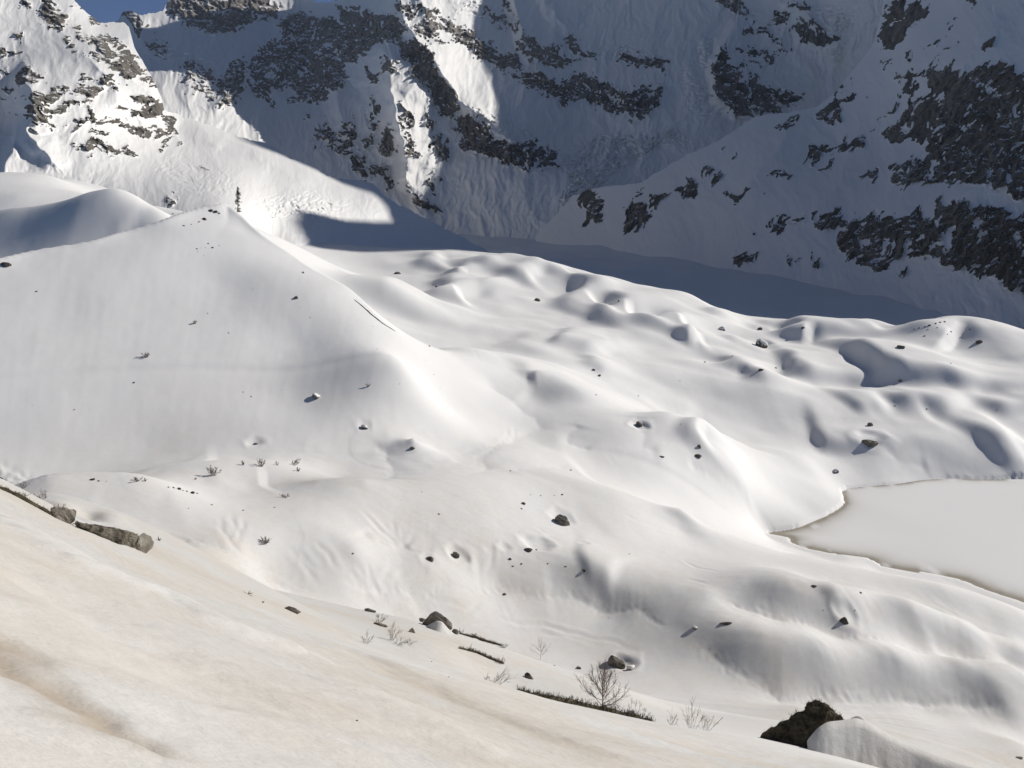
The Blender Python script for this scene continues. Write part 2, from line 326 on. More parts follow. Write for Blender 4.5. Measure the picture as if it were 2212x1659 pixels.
# lake bed
LAKE_PX = [K(*q) for q in [('BR', 510, 135), ('BR', 690, 165), ('BR', 712, 205), ('BR', 850, 245), ('BR', 980, 272), ('BR', 1200, 308), ('BR', 1285, 355), ('BR', 1420, 385), ('BR', 1560, 402), ('BR', 1700, 422), ('BR', 1830, 448), ('BR', 2000, 520), ('BR', 2212, 590), ('BR', 2500, 700),
           ('BR', 2900, 700), ('MR', 3100, 1440), ('MR', 2212, 1443), ('MR', 1900, 1448), ('MR', 1700, 1440), ('MR', 1540, 1455), ('MR', 1400, 1473), ('MR', 1200, 1490), ('MR', 1060, 1505), ('MR', 1028, 1530), ('MR', 1045, 1575), ('MR', 1052, 1600), ('MR', 1020, 1630), ('MR', 970, 1659), ('BR', 860, 50), ('BR', 780, 92), ('BR', 660, 115)]]
LAKE = [tuple(float(c) for c in atZ(a, b, 0.0)[:2]) for a, b in LAKE_PX]
S('MR', 'z', (1500, 1560, -1.5)); S('MR', 'z', (2000, 1600, -1.5)); S('BR', 'z', (1200, 150, -1.5)); S('BR', 'z', (1900, 300, -1.5))
for i in range(0, len(LAKE)): SURV.append(('W', 'z', [(LAKE[i][0], LAKE[i][1], 0.0)]))
for (px, Y, z) in [(250, 570, 100), (280, 555, 92), (310, 540, 86), (345, 525, 80), (380, 505, 73), (400, 480, 70)]:
    SURV.append(('W', 'z', [(atY(px, 200, Y)[0], Y, z)]))

ctrl = []
for t, mode, pts in SURV:
    if t == 'W': ctrl.append((pts[0][0], pts[0][1], pts[0][2])); continue
    q = [(*K(t, p[0], p[1]), p[2]) for p in pts]
    if len(q) > 1:
        r = []
        for a, b in zip(q[:-1], q[1:]):
            n_ = max(1, int(math.hypot(b[0] - a[0], b[1] - a[1]) / 45))
            r += [tuple(a[i] + (b[i] - a[i]) * j / n_ for i in range(3)) for j in range(n_)]
        q = r + [q[-1]]
    for px, py, v in q:
        c = atY(px, py, v) if mode == 'Y' else (atR(px, py, v) if mode == 'r' else atZ(px, py, v))
        ctrl.append(tuple(float(k) for k in c))
ctrl = np.array(ctrl)
def conf(x, y): return np.arctan2(x, y), 0.5 * np.log(x * x + y * y)
GT = TPS(np.stack(conf(ctrl[:, 0], ctrl[:, 1]), 1), ctrl[:, 2], lam=1e-4)

def lake_sd(x, y): return sdpoly(x, y, LAKE, 60.0)
AZ = np.radians(np.linspace(-42, 40, 690))
LR = np.log(np.concatenate([np.geomspace(1.1, 20, 140, endpoint=False), np.geomspace(20, 190, 330, endpoint=False), np.geomspace(190, 320, 150, endpoint=False), np.geomspace(320, 380, 26, endpoint=False), np.geomspace(380, 1000, 270, endpoint=False), np.geomspace(1000, 2700, 80)]))
A2, R2 = np.meshgrid(AZ, np.exp(LR), indexing='ij')
GX = R2 * np.sin(A2); GY = R2 * np.cos(A2)
GZ = upsample(lambda a, b: GT(a, b), AZ, LR, 4)
_w = smooth(24, 36, R2); GZ = GZ * _w + near_z(GX, GY) * (1 - _w)
def ground_z(x, y):
    """height of the snow at a point (bilinear on the built grid)"""
    a, b = conf(np.asarray(x, float), np.asarray(y, float))
    u = np.clip((a - AZ[0]) / (AZ[1] - AZ[0]), 0, len(AZ) - 1.001); v = np.clip(np.interp(b, LR, np.arange(len(LR))), 0, len(LR) - 1.001)
    i = np.floor(u).astype(int); j = np.floor(v).astype(int); s = u - i; t = v - j
    return (GZ[i, j] * (1 - s) + GZ[i + 1, j] * s) * (1 - t) + (GZ[i, j + 1] * (1 - s) + GZ[i + 1, j + 1] * s) * t
def hit(px, py, rmin=1.5, rmax=2600):
    """where the sight line through a surveyed point meets the snow"""
    x, y, z = ray(px, py); r = np.geomspace(rmin, rmax, 6000); h = math.hypot(x, y)
    X = x / h * r; Y = y / h * r; Z = CAMZ + z / h * r
    d = Z - ground_z(X, Y); k = np.argmax(d < 0)
    if d[k] >= 0: k = len(r) - 1
    return float(X[k]), float(Y[k]), float(ground_z(X[k], Y[k]))


# wind banks: (tile, height, lee width, sunward width, crest points ...)
BANKS = [('K', 9, 34, 26, -30, 233, 30, 224, 80, 215, 113, 204, 136, 206, 156, 219), ('MR', 14, 17, 40, 1090, 745, 1250, 738, 1370, 790, 1420, 870), ('MR', 11, 14, 30, 590, 718, 700, 735, 820, 790, 900, 855), ('MR', 7.5, 10, 18, 275, 735, 380, 733, 480, 790, 545, 830), ('MR', 12.5, 17, 36, 690, 560, 820, 515, 930, 518, 970, 565), ('MR', 15, 22, 34, 1420, 640, 1560, 565, 1750, 530, 1900, 535, 1940, 600, 1880, 670),
    ('MR', 6.5, 9, 26, 1340, 970, 1500, 958, 1680, 973, 1830, 1010), ('MR', 6.5, 9, 26, 1960, 1010, 2212, 993, 2420, 1010), ('MM', 6, 12, 20, 2090, 1155, 2150, 1095, 2212, 1092, 2290, 1110, 2385, 1140), ('MR', 4, 7, 12, 55, 1255, 130, 1178, 180, 1235), ('MR', 5, 10, 20, 870, 1205, 960, 1208, 1020, 1250, 1065, 1300),
    ('MM', 5, 12, 24, 1180, 790, 1250, 790, 1400, 848, 1460, 890, 1600, 970), ('MM', 3.5, 7, 14, 1600, 745, 1650, 728, 1710, 785), ('MM', 5.5, 13, 26, 1330, 570, 1500, 593, 1620, 618, 1760, 662), ('MM', 9, 15, 26, 1400, 350, 1480, 330, 1600, 278, 1710, 300), ('MM', 10, 15, 26, 1640, 432, 1750, 420, 1860, 352, 1960, 390), ('MM', 10, 15, 26, 1985, 505, 2100, 480, 2212, 468, 2290, 500),
    ('MM', 9, 18, 30, 240, 335, 330, 290, 430, 258), ('MM', 8.5, 16, 30, 585, 300, 720, 250, 840, 285), ('MM', 9, 20, 30, 850, 97, 960, 70, 1190, 36), ('MM', 5, 14, 22, 690, 142, 800, 110, 860, 128), ('MM', 5, 14, 22, 1275, 138, 1380, 95, 1460, 112), ('MM', 5, 14, 24, 490, 75, 580, 35, 690, 22), ('MM', 5, 14, 22, 1095, 168, 1200, 140, 1300, 152),
    ('MM', 6, 16, 26, -10, 205, 80, 160, 210, 178), ('MR', 6, 11, 20, -10, 575, 80, 552, 120, 585), ('MR', 4, 9, 18, 265, 548, 380, 538), ('MM', 3, 12, 24, 1020, 535, 1160, 570, 1250, 645), ('MR', 4, 9, 24, 1080, 990, 1200, 975, 1350, 985), ('MR', 3.5, 12, 26, 2030, 1345, 2140, 1328, 2260, 1350), ('MR', 4, 12, 24, 1960, 1215, 2240, 1205),
    ('MM', 5, 14, 26, 1000, 40, 1120, 0, 1300, 20), ('MM', 4, 12, 20, 560, 190, 660, 175, 760, 200), ('MM', 4, 12, 22, 900, 215, 1010, 230, 1100, 275), ('MM', 4.5, 12, 22, 1480, 160, 1600, 190, 1700, 240), ('MR', 5, 12, 22, 150, 330, 250, 390, 330, 440), ('MR', 3.5, 10, 20, 480, 480, 580, 470, 680, 500), ('MR', 3.5, 10, 20, 1080, 520, 1200, 500, 1320, 520),
    ('BR', 2.0, 12, 15, 200, 715, 420, 765, 650, 830, 900, 880, 1400, 950, 1900, 1010, 2260, 1050), ('BR', 1.6, 10, 14, 60, 455, 500, 480, 980, 560, 1500, 615, 1900, 720, 2260, 880), ('BM', 1.2, 9, 12, 20, 262, 300, 285, 600, 302), ('BM', 1.3, 9, 14, 950, 305, 1300, 330, 1570, 375, 1900, 500, 2150, 640),
    ('MM', 1.6, 14, 22, -60, 1478, 350, 1492, 700, 1510, 1430, 1555, 2280, 1645), ('ML', 1.6, 12, 16, 60, 1478, 300, 1465, 600, 1458, 960, 1462, 1300, 1540), ('ML', 1.6, 10, 16, 780, 1425, 1000, 1400, 1400, 1365, 1690, 1360, 2212, 1440), ('MM', 2.2, 12, 20, 860, 1355, 1000, 1322, 1250, 1308, 1450, 1312, 1620, 1340), ('BR', 1.2, 8, 12, 720, 330, 1100, 320, 1400, 390, 1800, 470),
    ('BR', 1.6, 5, 10, 880, 585, 980, 560, 1120, 590, 1230, 650), ('ML', 0.7, 14, 26, 1880, 990, 1960, 1100, 1990, 1240, 2010, 1330), ('BM', 1.5, 7, 14, 1560, 370, 1660, 385, 1800, 450)]
CREASES = [('BL', 9, 1.6, 630, 60, 1150, 150, 1540, 250, 1700, 390, 1900, 490, 2212, 540), ('BM', 9, 1.6, 0, 540, 300, 530, 600, 505, 1000, 465, 1250, 490, 1500, 530, 1900, 640, 2212, 800), ('BR', 8, 1.7, 0, 810, 260, 960, 600, 1180, 1200, 1190, 2212, 1260), ('BR', 7, 1.4, 170, 510, 280, 570, 600, 690, 980, 820, 1500, 900, 2100, 980), ('BR', 6, 1.2, 720, 400, 880, 480, 1280, 540, 1950, 760, 2212, 830),
    ('MM', 8, 1.3, 900, 760, 1000, 860, 1180, 980, 1260, 1060, 1275, 1110, 1150, 1170, 980, 1240, 700, 1290), ('MM', 6, 1.2, 180, 1190, 280, 1290, 330, 1400, 310, 1480), ('MM', 7, 1.2, 1900, 1030, 1960, 1180, 1965, 1230, 2090, 1290), ('MM', 5, .9, 1000, 1240, 900, 1340, 930, 1410, 1300, 1400, 1480, 1385), ('MM', 5, .9, 1620, 1260, 1500, 1210, 1460, 1150, 1540, 1090), ('MR', 5, .9, 0, 1340, 200, 1440, 420, 1540), ('BM', 5, .8, 140, 130, 250, 210, 400, 250, 600, 280), ('MR', 6, 1.2, 1200, 1210, 1420, 1340, 1600, 1370)]
SH = (math.sin(SUN_AZ), math.cos(SUN_AZ))
dZ = np.zeros(GX.shape)
for sp in BANKS:
    k_ = 1.0 if sp[0][0] == 'B' else 1.28; h, le, ls = (1.12 if sp[0][0] == 'B' else 1.12) * sp[1], 1.25 * k_ * sp[2], 1.35 * k_ * sp[3]; L = [hit(*K(sp[0], sp[i], sp[i + 1]))[:2] for i in range(4, len(sp), 2)]; bx = np.array(L); pd = 3 * ls
    m = (GX > bx[:, 0].min() - pd) & (GX < bx[:, 0].max() + pd) & (GY > bx[:, 1].min() - pd) & (GY < bx[:, 1].max() + pd)
    x = GX[m]; y = GY[m]; x = x + 0.3 * le * noise2(x / (2.5 * le), y / (2.5 * le), 3); y = y + 0.3 * le * noise2(x / (2.5 * le), y / (2.5 * le), 4)
    d, t, nx, ny = polydist(x, y, L, False, True)
    wl2 = smooth(-0.45, 0.45, (nx * SH[0] + ny * SH[1]) / (d + 0.5))
    u = d / le; fs = np.exp(-(d / ls) ** 2) - 0.035
    fl_ = np.where(u > 1.15, -0.15 * np.exp(-((u - 1.15) / 0.9) ** 2), 1.15 * (1 - smooth(-0.12, 1.15, u)) - 0.15)
    f = wl2 * fs + (1 - wl2) * fl_
    dZ[m] += h * f * (smooth(-0.02, .3, t) * smooth(1.02, .7, t)) ** 0.8
dZ = blur(dZ, 2)
for sp in CREASES:
    L = []
    for i in range(3, len(sp), 2):
        L.append(hit(*K(sp[0], sp[i], sp[i + 1]))[:2])
    bx = np.array(L); m = (GX > bx[:, 0].min() - 40) & (GX < bx[:, 0].max() + 40) & (GY > bx[:, 1].min() - 40) & (GY < bx[:, 1].max() + 40)
    d, _, t = polydist(GX[m] + 2.5 * noise2(GX[m] / 14, GY[m] / 14, 5), GY[m] + 2.5 * noise2(GX[m] / 14, GY[m] / 14, 6), L)
    en = smooth(0, .12, t) * smooth(1, .88, t); Lm = sum(math.dist(L[i], L[i + 1]) for i in range(len(L) - 1))
    dZ[m] -= 0.75 * sp[2] * np.exp(-d / sp[1]) * en
    dZ[m] += en * np.exp(-((d - 8) / 10) ** 2) * 0.05 * fbm(t * Lm / 1.3 + d / 9, d / 24, 2, 61) * np.clip(0.4 + 1.2 * noise2(t * Lm / 25, d / 40, 63), 0, 1.3) + en * np.exp(-(d / 2.2) ** 2) * 0.15 * noise2(t * Lm / 1.2, d, 62)
FAN = lambda t, x, y, *ends: [(t, x, y, (x + a) / 2 + 0.06 * (b - y), (y + b) / 2, a, b) for a, b in ends]
GROOVES = FAN('BM', 400, 248, (90, -40), (130, 20), (150, 90), (180, 150), (230, 40), (285, 70), (330, 40), (380, 90), (430, 130), (470, 140), (500, 170)) + FAN('BM', 255, 530, (0, 395), (-60, 430), (30, 360), (90, 350), (150, 340), (350, 350), (420, 380), (480, 430)) + FAN('BL', 650, 58, (470, -60), (505, -30), (545, -90), (580, -60), (440, 10), (620, -110)) + FAN('BL', 1540, 240, (1380, 40), (1430, 20), (1510, -10), (1600, 20), (1470, 90)) + [
    ('BM', 870, 270, 900, 350, 870, 440), ('BM', 970, 250, 965, 330, 895, 445), ('BM', 560, 545, 700, 575, 860, 640), ('BM', 620, 540, 760, 590, 890, 600), ('BM', 880, 580, 860, 620, 800, 650), ('BM', 950, 668, 1300, 730, 1700, 820, 2000, 930), ('BM', 1000, 690, 1350, 745, 1750, 850), ('BM', 1250, 782, 1450, 800, 1700, 870), ('BM', 560, 680, 760, 690, 950, 720), ('BM', 350, 545, 420, 560, 470, 600),
    ('BR', 640, 1200, 1000, 1205, 1500, 1215, 2212, 1290), ('BR', 760, 1230, 1100, 1240, 1250, 1262), ('BR', 900, 1260, 1300, 1300, 1700, 1360), ('BR', 1100, 1300, 1500, 1350, 1800, 1420), ('BR', 1200, 1340, 1500, 1400, 1900, 1480), ('BR', 150, 20, 250, 70, 330, 105), ('BR', 0, 310, 100, 360, 270, 400), ('BR', 20, 440, 160, 470, 220, 480), ('BR', 480, 600, 530, 640), ('BR', 280, 570, 450, 640, 700, 730), ('BR', 1600, 590, 1800, 690, 2050, 790), ('BR', 1650, 430, 1720, 460),
    ('BM', 1780, 20, 1950, 90, 2212, 160), ('BM', 1260, 110, 1320, 160, 1500, 170), ('MM', 1070, 1100, 1080, 1150, 1000, 1230), ('MM', 1110, 1090, 1130, 1140, 1040, 1220), ('MM', 900, 1200, 960, 1220), ('MM', 1700, 1280, 1800, 1370, 1850, 1420), ('MM', 600, 560, 720, 580, 900, 700, 1010, 745), ('MM', 780, 590, 900, 700, 930, 720), ('MR', 0, 820, 50, 850), ('MR', 500, 1060, 640, 1035, 900, 1050, 1300, 1070), ('BL', 1000, 100, 1200, 165, 1500, 260, 1650, 340), ('BL', 1080, 120, 1300, 200), ('BL', 1880, 230, 1990, 380, 2080, 500), ('BL', 1920, 240, 2060, 400), ('BL', 2050, 200, 2212, 400), ('BL', 1640, 350, 1760, 440, 1920, 505)]
for k_, sp in enumerate(GROOVES):
    try: L = [hit(*K(sp[0], sp[i], sp[i + 1]))[:2] for i in range(1, len(sp), 2)]
    except Exception: continue
    bx = np.array(L)
    m = (GX > bx[:, 0].min() - 6) & (GX < bx[:, 0].max() + 6) & (GY > bx[:, 1].min() - 6) & (GY < bx[:, 1].max() + 6)
    x = GX[m]; y = GY[m]; d, _, t = polydist(x + 0.8 * noise2(x / 5, y / 5, 80 + k_), y + 0.8 * noise2(x / 5, y / 5, 81 + k_), L); en = smooth(-.02, .2, t) * smooth(1.02, .6, t)
    dZ[m] += en * (-0.13 * np.exp(-(d / 0.6) ** 2) + 0.07 * np.exp(-((d - 1.6) / 0.8) ** 2))
CREST = [atY(*p)[:2] for p in [*[(a, b, mor(a, b)) for a, b in [(-60, 275), (0, 266), (50, 256), (115, 242), (172, 227), (215, 218), (225, 213)]], (240, 224, 490), (254, 237, 484), (282, 256, 470), (341, 291.5, 447), (361, 304, 438), (392, 330, 420)]]
d, _, t = polydist(GX + 3 * noise2(GX / 30, GY / 30, 71), GY + 3 * noise2(GX / 30, GY / 30, 72), [tuple(float(c) for c in p) for p in CREST])
dZ += 4.0 * np.exp(-d / 8) * smooth(1, .85, t) + 1.8 * np.exp(-d / 4.0) * smooth(.25, .45, t) * smooth(.75, .55, t)
def addn(w, f):
    m = w > 1e-3; dZ[m] += w[m] * f(GX[m], GY[m])
hm = smooth(360, 470, GY + 0.25 * GX) * smooth(1150, 900, R2) * smooth(-260, -120, GX - 0.08 * GY)
addn(hm, lambda x, y: 2.6 * fbm(x / 90, y / 70, 2, 11) + 0.8 * fbm(x / 36, y / 34, 2, 12) + 0.05 * fbm(x / 3, y / 3, 2, 19))
mid = smooth(120, 240, R2) * (1 - hm) * smooth(1200, 900, R2)
addn(mid * smooth(420, 320, R2), lambda x, y: 0.05 * fbm(x / 14 + 0.6 * noise2(x / 30, y / 30, 51), (y + 0.25 * x) / 2.6, 2, 50) * np.clip(0.5 + 1.4 * noise2(x / 45, y / 45, 52), 0, 1.2))
addn(mid, lambda x, y: 0.35 * fbm(x / 40, y / 60, 2, 13) + 0.05 * fbm(x / 6, y / 9, 2, 14))
fl = smooth(300, 380, R2) * smooth(560, 470, R2) * smooth(-10, -60, GX)                      # faint runnels down the moraine face
addn(fl, lambda x, y: 0.03 * fbm(np.arctan2(x + 60, y - 20) * 60, np.hypot(x, y) / 70, 3, 15) + 0.02 * noise2(np.arctan2(x + 60, y - 20) * 150, np.hypot(x, y) / 40, 16))
addn(smooth(900, 1100, R2), lambda x, y: 5 * fbm(x / 160, y / 160, 3, 17))
ng = smooth(70, 40, R2) * smooth(1.5, 8, R2)                                                    # soft waves of the near slope
def near_waves(x, y):
    dn = (0.44 * x + 0.53 * y) / 0.69; ac = (0.53 * x - 0.44 * y) / 0.69
    return np.minimum(1, np.hypot(x, y) / 25) * 0.26 * noise2(ac / 7 + 0.3 * noise2(dn / 9, ac / 9, 21), dn / 22, 20) + 0.05 * fbm(ac / 2.6, dn / 6, 3, 22) + 0.018 * fbm(ac / 0.7, dn / 1.3, 4, 23, 0.6)
addn(ng, near_waves)
def wline(t, *p): return [hit(*K(t, p[i], p[i + 1]))[:2] for i in range(0, len(p), 2)]
stain = np.zeros(GX.shape); nm = R2 < 60
for pts, h, w, st in [(wline('BL', -60, 780, 60, 900, 180, 1090, 300, 1230, 600, 1400, 900, 1570, 1040, 1650), -0.10, 0.22, 0.55), (wline('BL', -40, 1010, 120, 1150, 350, 1330, 600, 1490, 900, 1640), 0.06, 0.22, 0),
                      (wline('BL', 100, 60, 350, 240, 700, 420, 1100, 545, 1500, 740, 1900, 860, 2212, 1000), 0.20, 0.9, -0.12), (wline('BL', 0, 250, 400, 480, 900, 800, 1400, 1150, 1900, 1400), -0.16, 0.9, -0.06),
                      (wline('BM', 0, 850, 500, 1080, 900, 1260, 1250, 1420, 1700, 1600), -0.15, 1.0, 0.18), (wline('BM', 150, 1150, 600, 1380, 1000, 1600), 0.12, 1.2, -0.1)]:
    d, _, t = polydist(GX[nm] + 0.5 * fbm(GX[nm] / 1.6, GY[nm] / 1.6, 3, 75), GY[nm] + 0.5 * fbm(GX[nm] / 1.6, GY[nm] / 1.6, 3, 76), pts); en = smooth(-.05, .1, t) * smooth(1.05, .85, t)
    dZ[nm] += h * np.exp(-(d / w) ** 2) * en; stain[nm] += st * np.exp(-(d / (1.3 * w)) ** 2) * en
av = [hit(*K('ML', a, b))[:2] for a, b in [(-200, 1250), (0, 1345), (130, 1400), (250, 1440), (330, 1468), (230, 1478), (0, 1440), (-200, 1380)]]
addn(smooth(-3, 4, sdpoly(GX, GY, av)), lambda x, y: 0.7 * (ridged(x / 4, y / 4, 3, 77) - 1))
MOATS = [('BM', 1830, 985, 3.6, 1.5), ('BM', 760, 275, 3.5, 1.5), ('BM', 1270, 232, 5.0, 1.7), ('BM', 1425, 55, 4.5, 0.9), ('BM', 1060, 238, 2.2, .7), ('MM', 1935, 1085, 5, 2), ('MR', 510, 565, 9, 3), ('MR', 1215, 1210, 9, 3), ('BR', 1050, 700, 3.5, 1.2), ('MM', 150, 1108, 3, 1), ('ML', 1655, 1213, 3.5, 1.2), ('BM', 570, 305, 2.5, .6), ('BM', 1575, 230, 2, .5), ('BM', 960, 245, 2, .4)]
for t, a, b, w, dp in MOATS:
    w *= 0.85; dp *= 0.5; cx, cy, _ = hit(*K(t, a, b)); m = np.hypot(GX - cx, GY - cy) < 4 * w; x = GX[m] - cx; y = GY[m] - cy; r = np.hypot(x, y) * (1 + 0.25 * noise2(x / w, y / w, int(a)))
    dZ[m] += dp * (-np.exp(-(r / w) ** 4) + 0.30 * np.exp(-((r - 1.35 * w) / (0.4 * w)) ** 2))
for t, a, b, h, w, st in [('MM', 465, 1262, 4.2, 6.0, 0), ('MM', 600, 1300, 1.6, 12.0, 0), ('ML', 2060, 1480, 1.2, 14, 0), ('MM', 150, 1500, 1.5, 10, 0), ('BR', 1010, 730, 1.2, 5, 0)]:
    cx, cy, _ = hit(*K(t, a, b)); m = np.hypot(GX - cx, GY - cy) < 4 * w; x = GX[m] - cx; y = GY[m] - cy; dZ[m] += h * np.exp(-np.hypot(x, y) / w * (1 + 0.2 * noise2(x / w, y / w, int(a))))
GZ = GZ + dZ
sd = lake_sd(GX, GY); sd = sd + 1.0 * fbm(GX / 22, GY / 22, 3, 18, 0.4)
GZ = np.where(sd > 0, -np.minimum(2.0, 0.1 + sd * 0.3), np.maximum(GZ, np.minimum(0.6, -sd * 0.35) + np.maximum(-sd - 1.7, 0) * 0.02))
dust = np.clip(0.7 * stain + 0.66 * smooth(560, 150, R2) + 0.10 * smooth(420, 130, R2) + 0.12 * smooth(150, 55, R2) + 0.22 * fbm(GX / 50, GY / 60, 2, 30) * smooth(700, 250, R2) + 0.06, 0.5 * smooth(80, 30, R2), 1.3)
GV = np.stack([GX, GY, GZ], -1).reshape(-1, 3)
ground = structure(mesh_obj('snow_field', GV, grid_faces(*GX.shape)[:, ::-1], M_SNOW, attrs={'dust': dust.ravel(), 'stain': np.clip(1.5 * stain, 0, 0.85).ravel(), 'coarse': (0.55 * smooth(90, 35, R2)).ravel()}))
lm = np.nonzero((sd > -4).ravel()[grid_faces(*GX.shape)].all(1))[0]
lf = grid_faces(*GX.shape)[lm]; lu, li = np.unique(lf, return_inverse=True)
LV = GV[lu].copy(); LV[:, 2] = 0.0; lsd = sd.ravel()[lu]
rim = np.exp(-np.maximum(lsd - 0.5, 0) / (3.5 + 5 * smooth(430, 380, LV[:, 1]))) * smooth(-0.1, 0.9, 0.55 + 0.8 * fbm(LV[:, 0] / 12, LV[:, 1] / 24, 3, 41) + 0.5 * smooth(480, 400, LV[:, 1]))
M_LAKE = snow_material('lake_snow', True, (0.30, 0.265, 0.21, 1))
lake = structure(mesh_obj('frozen_lake', LV, li.reshape(-1, 4)[:, ::-1], M_LAKE, attrs={'dust': np.clip(0.14 + 1.1 * rim + 0.10 * fbm(LV[:, 0] / 50, LV[:, 1] / 70, 3, 42), 0, 1)}))
print('survey', len(ctrl))
# ------------------------------------------------------------------ mountains: faces surveyed as sight line + distance
def poly_k(spec): return [K(spec[0], *spec[i:i + 2]) for i in range(1, len(spec), 2)]
def components(m):
    """4-connected labels of a boolean grid"""
    lab = np.where(m, np.arange(m.size).reshape(m.shape) + 1, 0)
    for _ in range(60):
        o = lab.copy()
        for ax in (0, 1):
            for d in (1, -1):
                sh = np.roll(lab, d, ax)
                if ax == 0: sh[0 if d == 1 else -1, :] = 0
                else: sh[:, 0 if d == 1 else -1] = 0
                lab = np.where(m, np.maximum(lab, sh), 0)
        for _k in range(3): lab = np.where(m, np.maximum(lab, lab.ravel()[np.maximum(lab - 1, 0)]), 0)
        if (lab == o).all(): break
    return lab
def mountain(name, cps, top, bottom, step, ribs, rocks, seracs, ang, an, proud, rough, m_snow, m_rock, seed, lam=3e-4, nback=10, dustv=0.0, wild=(26., 70., 30.), brk=0.46, fine=0.95):
    u0, u1 = top[0][0], top[-1][0]
    U = np.concatenate([np.arange(u0, -16, 4 * step), np.arange(max(u0, -16), min(u1, 1040), step), np.arange(max(1040, u0), u1 + 4 * step, 4 * step)])
    tp = np.interp(U, [p[0] for p in top], [p[1] for p in top]); bt = np.interp(U, [p[0] for p in bottom], [p[1] for p in bottom])
    tp = tp + 1.2 * fbm(U / 9.0, U * 0, 3, seed + 5) + 0.5 * noise2(U / 2.2, U * 0, seed + 6)
    hi, lo = tp.min(), bt.max()
    rows = np.concatenate([np.arange(lo, min(lo, 345), -4 * step), np.arange(min(lo, 345), max(hi, -12), -step), np.arange(-12, hi, -4 * step), [hi]])
    nv = len(rows)
    A = np.repeat(U[:, None], nv, 1); B = np.clip(np.repeat(rows[None], len(U), 0), tp[:, None], bt[:, None])
    P = np.array([(a / 100.0, b / 100.0) for a, b, _ in cps]); T = TPS(P, np.log(np.array([c for *_, c in cps])), lam)
    gx = np.arange(A.min() - 8, A.max() + 12, 4.0); gy = np.arange(B.min() - 8, B.max() + 12, 4.0)
    g = T(*np.meshgrid(gx / 100, gy / 100, indexing='ij'))
    fu = (A - gx[0]) / 4; fv = (B - gy[0]) / 4; iu = fu.astype(int); iv = fv.astype(int); fu = fu - iu; fv = fv - iv
    Y = np.exp((g[iu, iv] * (1 - fu) + g[iu + 1, iv] * fu) * (1 - fv) + (g[iu, iv + 1] * (1 - fu) + g[iu + 1, iv + 1] * fu) * fv)
    wa = A + 6 * fbm(A / 40, B / 40, 3, seed + 1); wb = B + 6 * fbm(A / 40, B / 40, 3, seed + 2)
    R = np.zeros(A.shape)
    for spec in ribs:
        pts = [K(spec[0], *spec[4 + i:6 + i]) for i in range(0, len(spec) - 4, 2)]
        amp, wl_, wr_ = spec[1:4]
        d, sd, t = polydist(wa, wb, pts)
        w = np.where(sd < 0, wl_, wr_) if pts[-1][1] > pts[0][1] else np.where(sd > 0, wl_, wr_)
        q = np.clip(1 - d / w, 0, 1); R += amp * (q * q * (1.6 - 0.6 * q)) * (0.45 + 0.55 * np.sin(np.pi * np.clip(t * 0.8 + 0.15, 0, 1)))
    R += wild[2] * 0.5 * (ridged(wa / wild[0] + wb / wild[1] * ang, wb / wild[1], 4, seed + 9) - 1.0)
    snowy = 1 + 0 * R
    mk = np.zeros(A.shape)
    for spec in rocks:
        sd = sdpoly(wa, wb, poly_k((spec[0],) + spec[2:])); mk = np.maximum(mk, spec[1] * smooth(-7, 5, sd))
    ca, sa = math.cos(an[0]), math.sin(an[0]); p1 = (wa * ca + wb * sa) / an[1]; p2 = (-wa * sa + wb * ca)
    nz = (1.5 - 0.9 * fine) * fbm(p1 / 9, p2 / 9, 4, seed + 20, 0.6) + fine * fbm(p1 / 2.4, p2 / 2.4, 3, seed + 21, 0.65)
    val = mk - 0.42 + brk * nz * (1.15 - 0.4 * mk)
    val = np.where(mk > 0.03, val, -1.0)
    sp = 0.5 * fbm(p1 / 4, p2 / 4, 3, seed + 40) + 0.5 * fbm(A / 50, B / 50, 2, seed + 41) - 0.82      # stray outcrops
    val = np.maximum(val, np.where(mk > 0.02, sp, -1))
    rock = smooth(-0.02, 0.10, val)
    R += proud * blur(rock, 2) + rough * rock * (0.7 * fbm(p1 / 3.0, p2 / 3.0, 3, seed + 30, 0.6) + 1.2 * (ridged(p1 / 9.0, p2 / 11.0, 3, seed + 31) - 1.0))
    for spec in seracs:
        sd = smooth(-5, 8, sdpoly(wa, wb, poly_k((spec[0],) + spec[2:])))
        R += spec[1] * sd * (ridged(wa / 7 + 0.6 * noise2(wb / 8, wa / 20, seed), wb / 3.2, 3, seed + 50, 0.55) - 0.9)
    R += wild[2] * 0.09 * (ridged(wa / 9 + wb / 26 * ang, wb / 30, 3, seed + 60) - 1.0)
    Yd = Y - R * np.minimum(1, (B - tp[:, None] + 4) / 22.0) 
    X, Yw, Z = atY(A, B, Yd)
    V = np.stack([X, Yw, Z], -1)
    # back of the ridge
    cr = V[:, -1]; hd = cr[:, :2] / np.linalg.norm(cr[:, :2], axis=1)[:, None]
    bk = []
    for i in range(1, nback + 1):
        s_ = 60.0 * i; bk.append(np.c_[cr[:, :2] + hd * s_, cr[:, 2] - s_ * 0.75 - 8 * fbm(U / 20, U * 0 + i, 3, seed)])
    V = np.concatenate([V, np.stack(bk, 1)], 1)
    rk = np.concatenate([val, np.full((len(U), nback), -1.0)], 1)
    fr = 0.25 * (rk[:-1, :-1] + rk[1:, :-1] + rk[1:, 1:] + rk[:-1, 1:]) > 0
    F = grid_faces(*rk.shape).reshape(fr.shape + (4,)); Vf = V.reshape(-1, 3)
    Bf = np.concatenate([B, tp[:, None] - np.arange(1, nback + 1)[None]], 1); flat = np.maximum(np.abs(Bf[:-1, 1:] - Bf[:-1, :-1]), np.abs(Bf[1:, 1:] - Bf[1:, :-1])) < 1e-6
    fr &= ~flat
